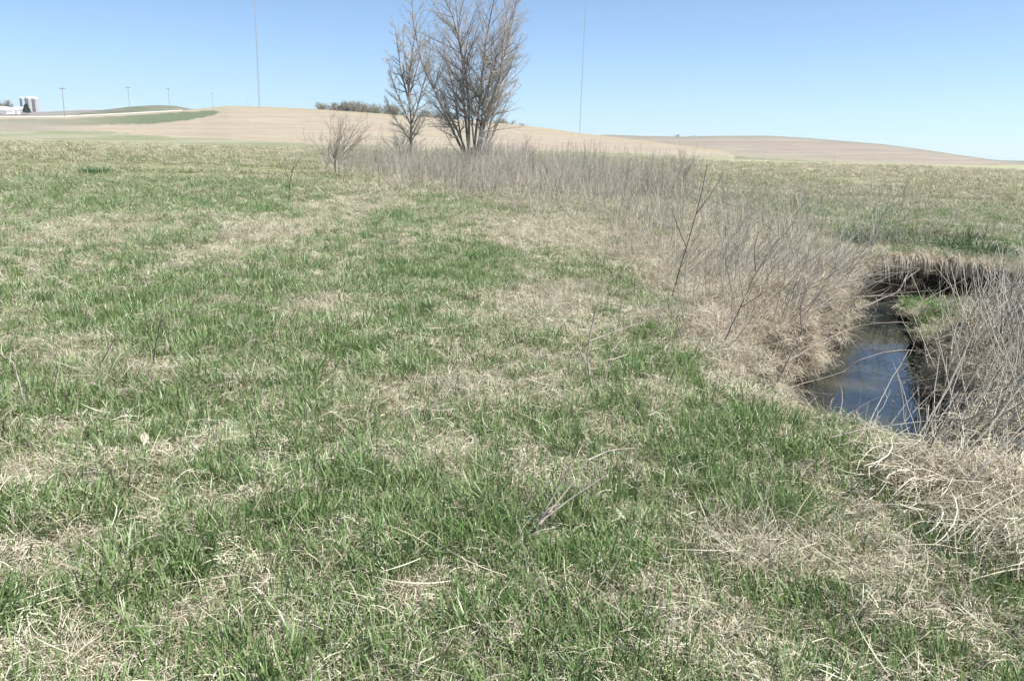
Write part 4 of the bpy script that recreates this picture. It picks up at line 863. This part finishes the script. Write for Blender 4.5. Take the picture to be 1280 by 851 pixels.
M_ever = simple_mat('dark_evergreen', (.06, .075, .055), .9, (.03, .04, .03))
def evergreen(px_, top, D, wpx, lb):
    p, _ = pos(px_, top, D); b_, _ = pos(px_, 141, D); H = p.z - b_.z; r = wpx * mpx(D) / 2; g = np.random.default_rng(int(px_ * 10)); root = empty('evergreen_tree', b_)
    v, f = lathe([(r * .12, -1), (r * .08, H * .8)], 6); mesh_obj('trunk', v, f, M_pole, root)
    n = 900; z = g.random(n) ** .8 * H; rr_ = r * (1 - (z / H) ** 1.4 * .75) * np.sqrt(g.random(n)); a = g.random(n) * 6.283; c = np.stack([rr_ * np.cos(a), rr_ * np.sin(a), z], 1)
    u1 = g.normal(0, .45, (n, 3)); u2 = g.normal(0, .3, (n, 3)); V = np.stack([c - u1, c + u2, c + u1, c - u2], 1).reshape(-1, 3)
    mesh_obj('crown', V, np.arange(4 * n).reshape(n, 4), M_ever, root); tag(root, lb, 'tree')
evergreen(33.5, 131, FD - 60, 8, 'round dark evergreen in front of the silos')
evergreen(15.5, 134.5, FD - 30, 3, 'small dark bush at the right end of the white barn')
for px_, ty, lb in ((-1, 127, 'faint bare tree behind the left end of the white barn'), (6, 122, 'tall faint bare tree rising behind the white barn'), (12, 128, 'faint bare tree behind the right end of the white barn')):
    d, _ = pos(px_, ty, FD + 60); b_, _ = pos(px_, 142, FD + 60); o = copy_tree(protos[1]); o.location = b_; H = d.z - b_.z; o.scale = (H / 10 * .8, H / 10 * .8, H / 10); o['label'] = lb; o['group'] = 'bare trees behind the farm'
# little trees on the right skyline
for px_, ty, lb in ((846, 167.5, 'tiny tree on the right skyline, left one of two'), (866, 169, 'tiny tree on the right skyline, right one of two')):
    D = 1000; d, _ = pos(px_, ty, D); b_, _ = pos(px_, 173, D); o = copy_tree(protos[2]); o.location = b_; H = d.z - b_.z; o.scale = (H / 10 * 1.3, H / 10 * 1.3, H / 10); o['label'] = lb; o['group'] = 'tiny trees on the right skyline'
# gravel road along the crest
px = np.linspace(-300, 228, 260); V = []; Fq = []
wpx = interp_px([(-300, 4.5), (80, 4.2), (160, 3.2), (228, 2.0)], px)
ry = interp_px(RIDGE1, px)
for i, (a, y1, h_) in enumerate(zip(px, ry, wpx)):
    q = top1(a); D = math.hypot(q[0], q[1])
    for s, dz in ((0, -.02), (0, .12), (.5, .16), (1, .12), (1, -.4)):
        up_ = y1 - .3 + s * h_; d = ray(a, up_); L = math.hypot(d[0], d[1]); Ds = D - 10 * s - (3 if s else 0); V.append((d[0] / L * Ds, d[1] / L * Ds, EYE + d[2] / L * Ds + (dz if s in (0, 1) else .04)))
    if i:
        for j in range(4): Fq.append(((i - 1) * 5 + j, (i - 1) * 5 + j + 1, i * 5 + j + 1, i * 5 + j))
tag(mesh_obj('gravel_road', V, Fq, simple_mat('pale_gravel', (.66, .61, .53), .95, (.56, .51, .44), 0, .1, .2)), 'pale gravel road running along the far left crest', kind='structure')
# utility poles
def pole(px_, top, base_y, D, lb, th):
    p, az = pos(px_, top, D); b_, _ = pos(px_, base_y, D); H = p.z - b_.z; root = empty('utility_pole', (b_.x, b_.y, b_.z - 3), az); H += 3
    th *= .62; v, f = lathe([(th, 0), (th * .75, H)], 8); mesh_obj('post', v, f, M_pole, root)
    v, f = boxv(-.95, .95, -.12 - th, -th * .6, H - .7, H - .45); mesh_obj('crossarm', v, f, M_pole, root)
    for s in (-.85, -.4, .4, .85):
        v, f = lathe([(.05, H - .45), (.07, H - .35), (.05, H - .2)], 6); mesh_obj('insulator', [(a + s, b - th * .8, c) for a, b, c in v], f, M_dome, root)
    tag(root, lb, 'utility pole', 'utility poles along the gravel road')
for a in ((80.5, 109, 141, 322, 'tallest utility pole, nearest the silos', .17), (162, 108, 137, 375, 'second utility pole from the silos', .15), (212, 110, 135, 455, 'third utility pole, at the right end of the knoll', .15), (266, 116, 133.5, 620, 'fourth utility pole, faint above the green wedge', .14), (310, 124, 133.5, 1000, 'farthest tiny utility pole on the crest', .15)): pole(*a)
# broadcast masts
def mast(px_b, base_y, D, H, wdt, lb, guys):
    b_, az = pos(px_b, base_y, D); b_.z -= 12; root = empty('radio_mast', b_, az); nseg = int(H / (wdt * 2.2)); P = []
    corners = [(wdt * .577 * math.cos(a), wdt * .577 * math.sin(a)) for a in (1.57, 3.665, 5.76)]
    for cx, cy in corners:
        z = np.linspace(0, H, 12); v, q, _ = tubes(np.stack([np.full(12, cx), np.full(12, cy), z], 1)[None], np.full((1, 12), wdt * .12), 5); mesh_obj('mast_leg', v, q, M_mast, root)
    Pz = []
    for k in range(nseg):
        for i in range(3):
            a, b2 = corners[i], corners[(i + 1) % 3]
            if k % 2: a, b2 = b2, a
            Pz.append([(a[0], a[1], k * H / nseg), (b2[0], b2[1], (k + 1) * H / nseg)]); Pz.append([(a[0], a[1], k * H / nseg), (b2[0], b2[1], k * H / nseg)])
    v, q, _ = tubes(np.array(Pz, float), np.full((len(Pz), 2), wdt * .06), 3); mesh_obj('lattice_bracing', v, q, M_mast, root)
    for hh in guys:
        for a in (.52, 2.62, 4.71):
            P_ = np.array([[0, 0, hh], [math.cos(a) * H * .25, math.sin(a) * H * .25, hh * .48], [math.cos(a) * H * .5, math.sin(a) * H * .5, 0]]); v, q, _ = tubes(P_[None], np.full((1, 3), .02), 3); mesh_obj('guy_wire', v, q, M_mast, root)
    tag(root, lb, 'radio mast')
mast(324.3, 133.5, 1100, 240, 1.35, 'tall thin lattice mast above the tan hill, left of the trees', (80, 150, 220))
mast(724.5, 166.5, 1900, 345, 1.5, 'faint very tall lattice mast rising right of the trees', (110, 220, 320))
# ------------------------------------------------------------------ thin spring haze
hm, ht, ho = new_mat('thin_haze'); pv = nd(ht, 'ShaderNodeVolumePrincipled'); pv.inputs['Color'].default_value = (.74, .92, 1, 1); pv.inputs['Density'].default_value = .00009; pv.inputs['Anisotropy'].default_value = .2
ht.links.new(pv.outputs[0], ho.inputs['Volume'])
v, f = boxv(-5600, 5600, -300, 6400, -90, 352); hz = mesh_obj('haze', v, f, hm); tag(hz, 'thin pale haze over the fields', kind='stuff')
print('TRIS', sum(len(me.polygons) for me in bpy.data.meshes) * 2, 'POINTS', sum(len(o.data.vertices) for o in C.objects if o.type == 'MESH' and o.modifiers))
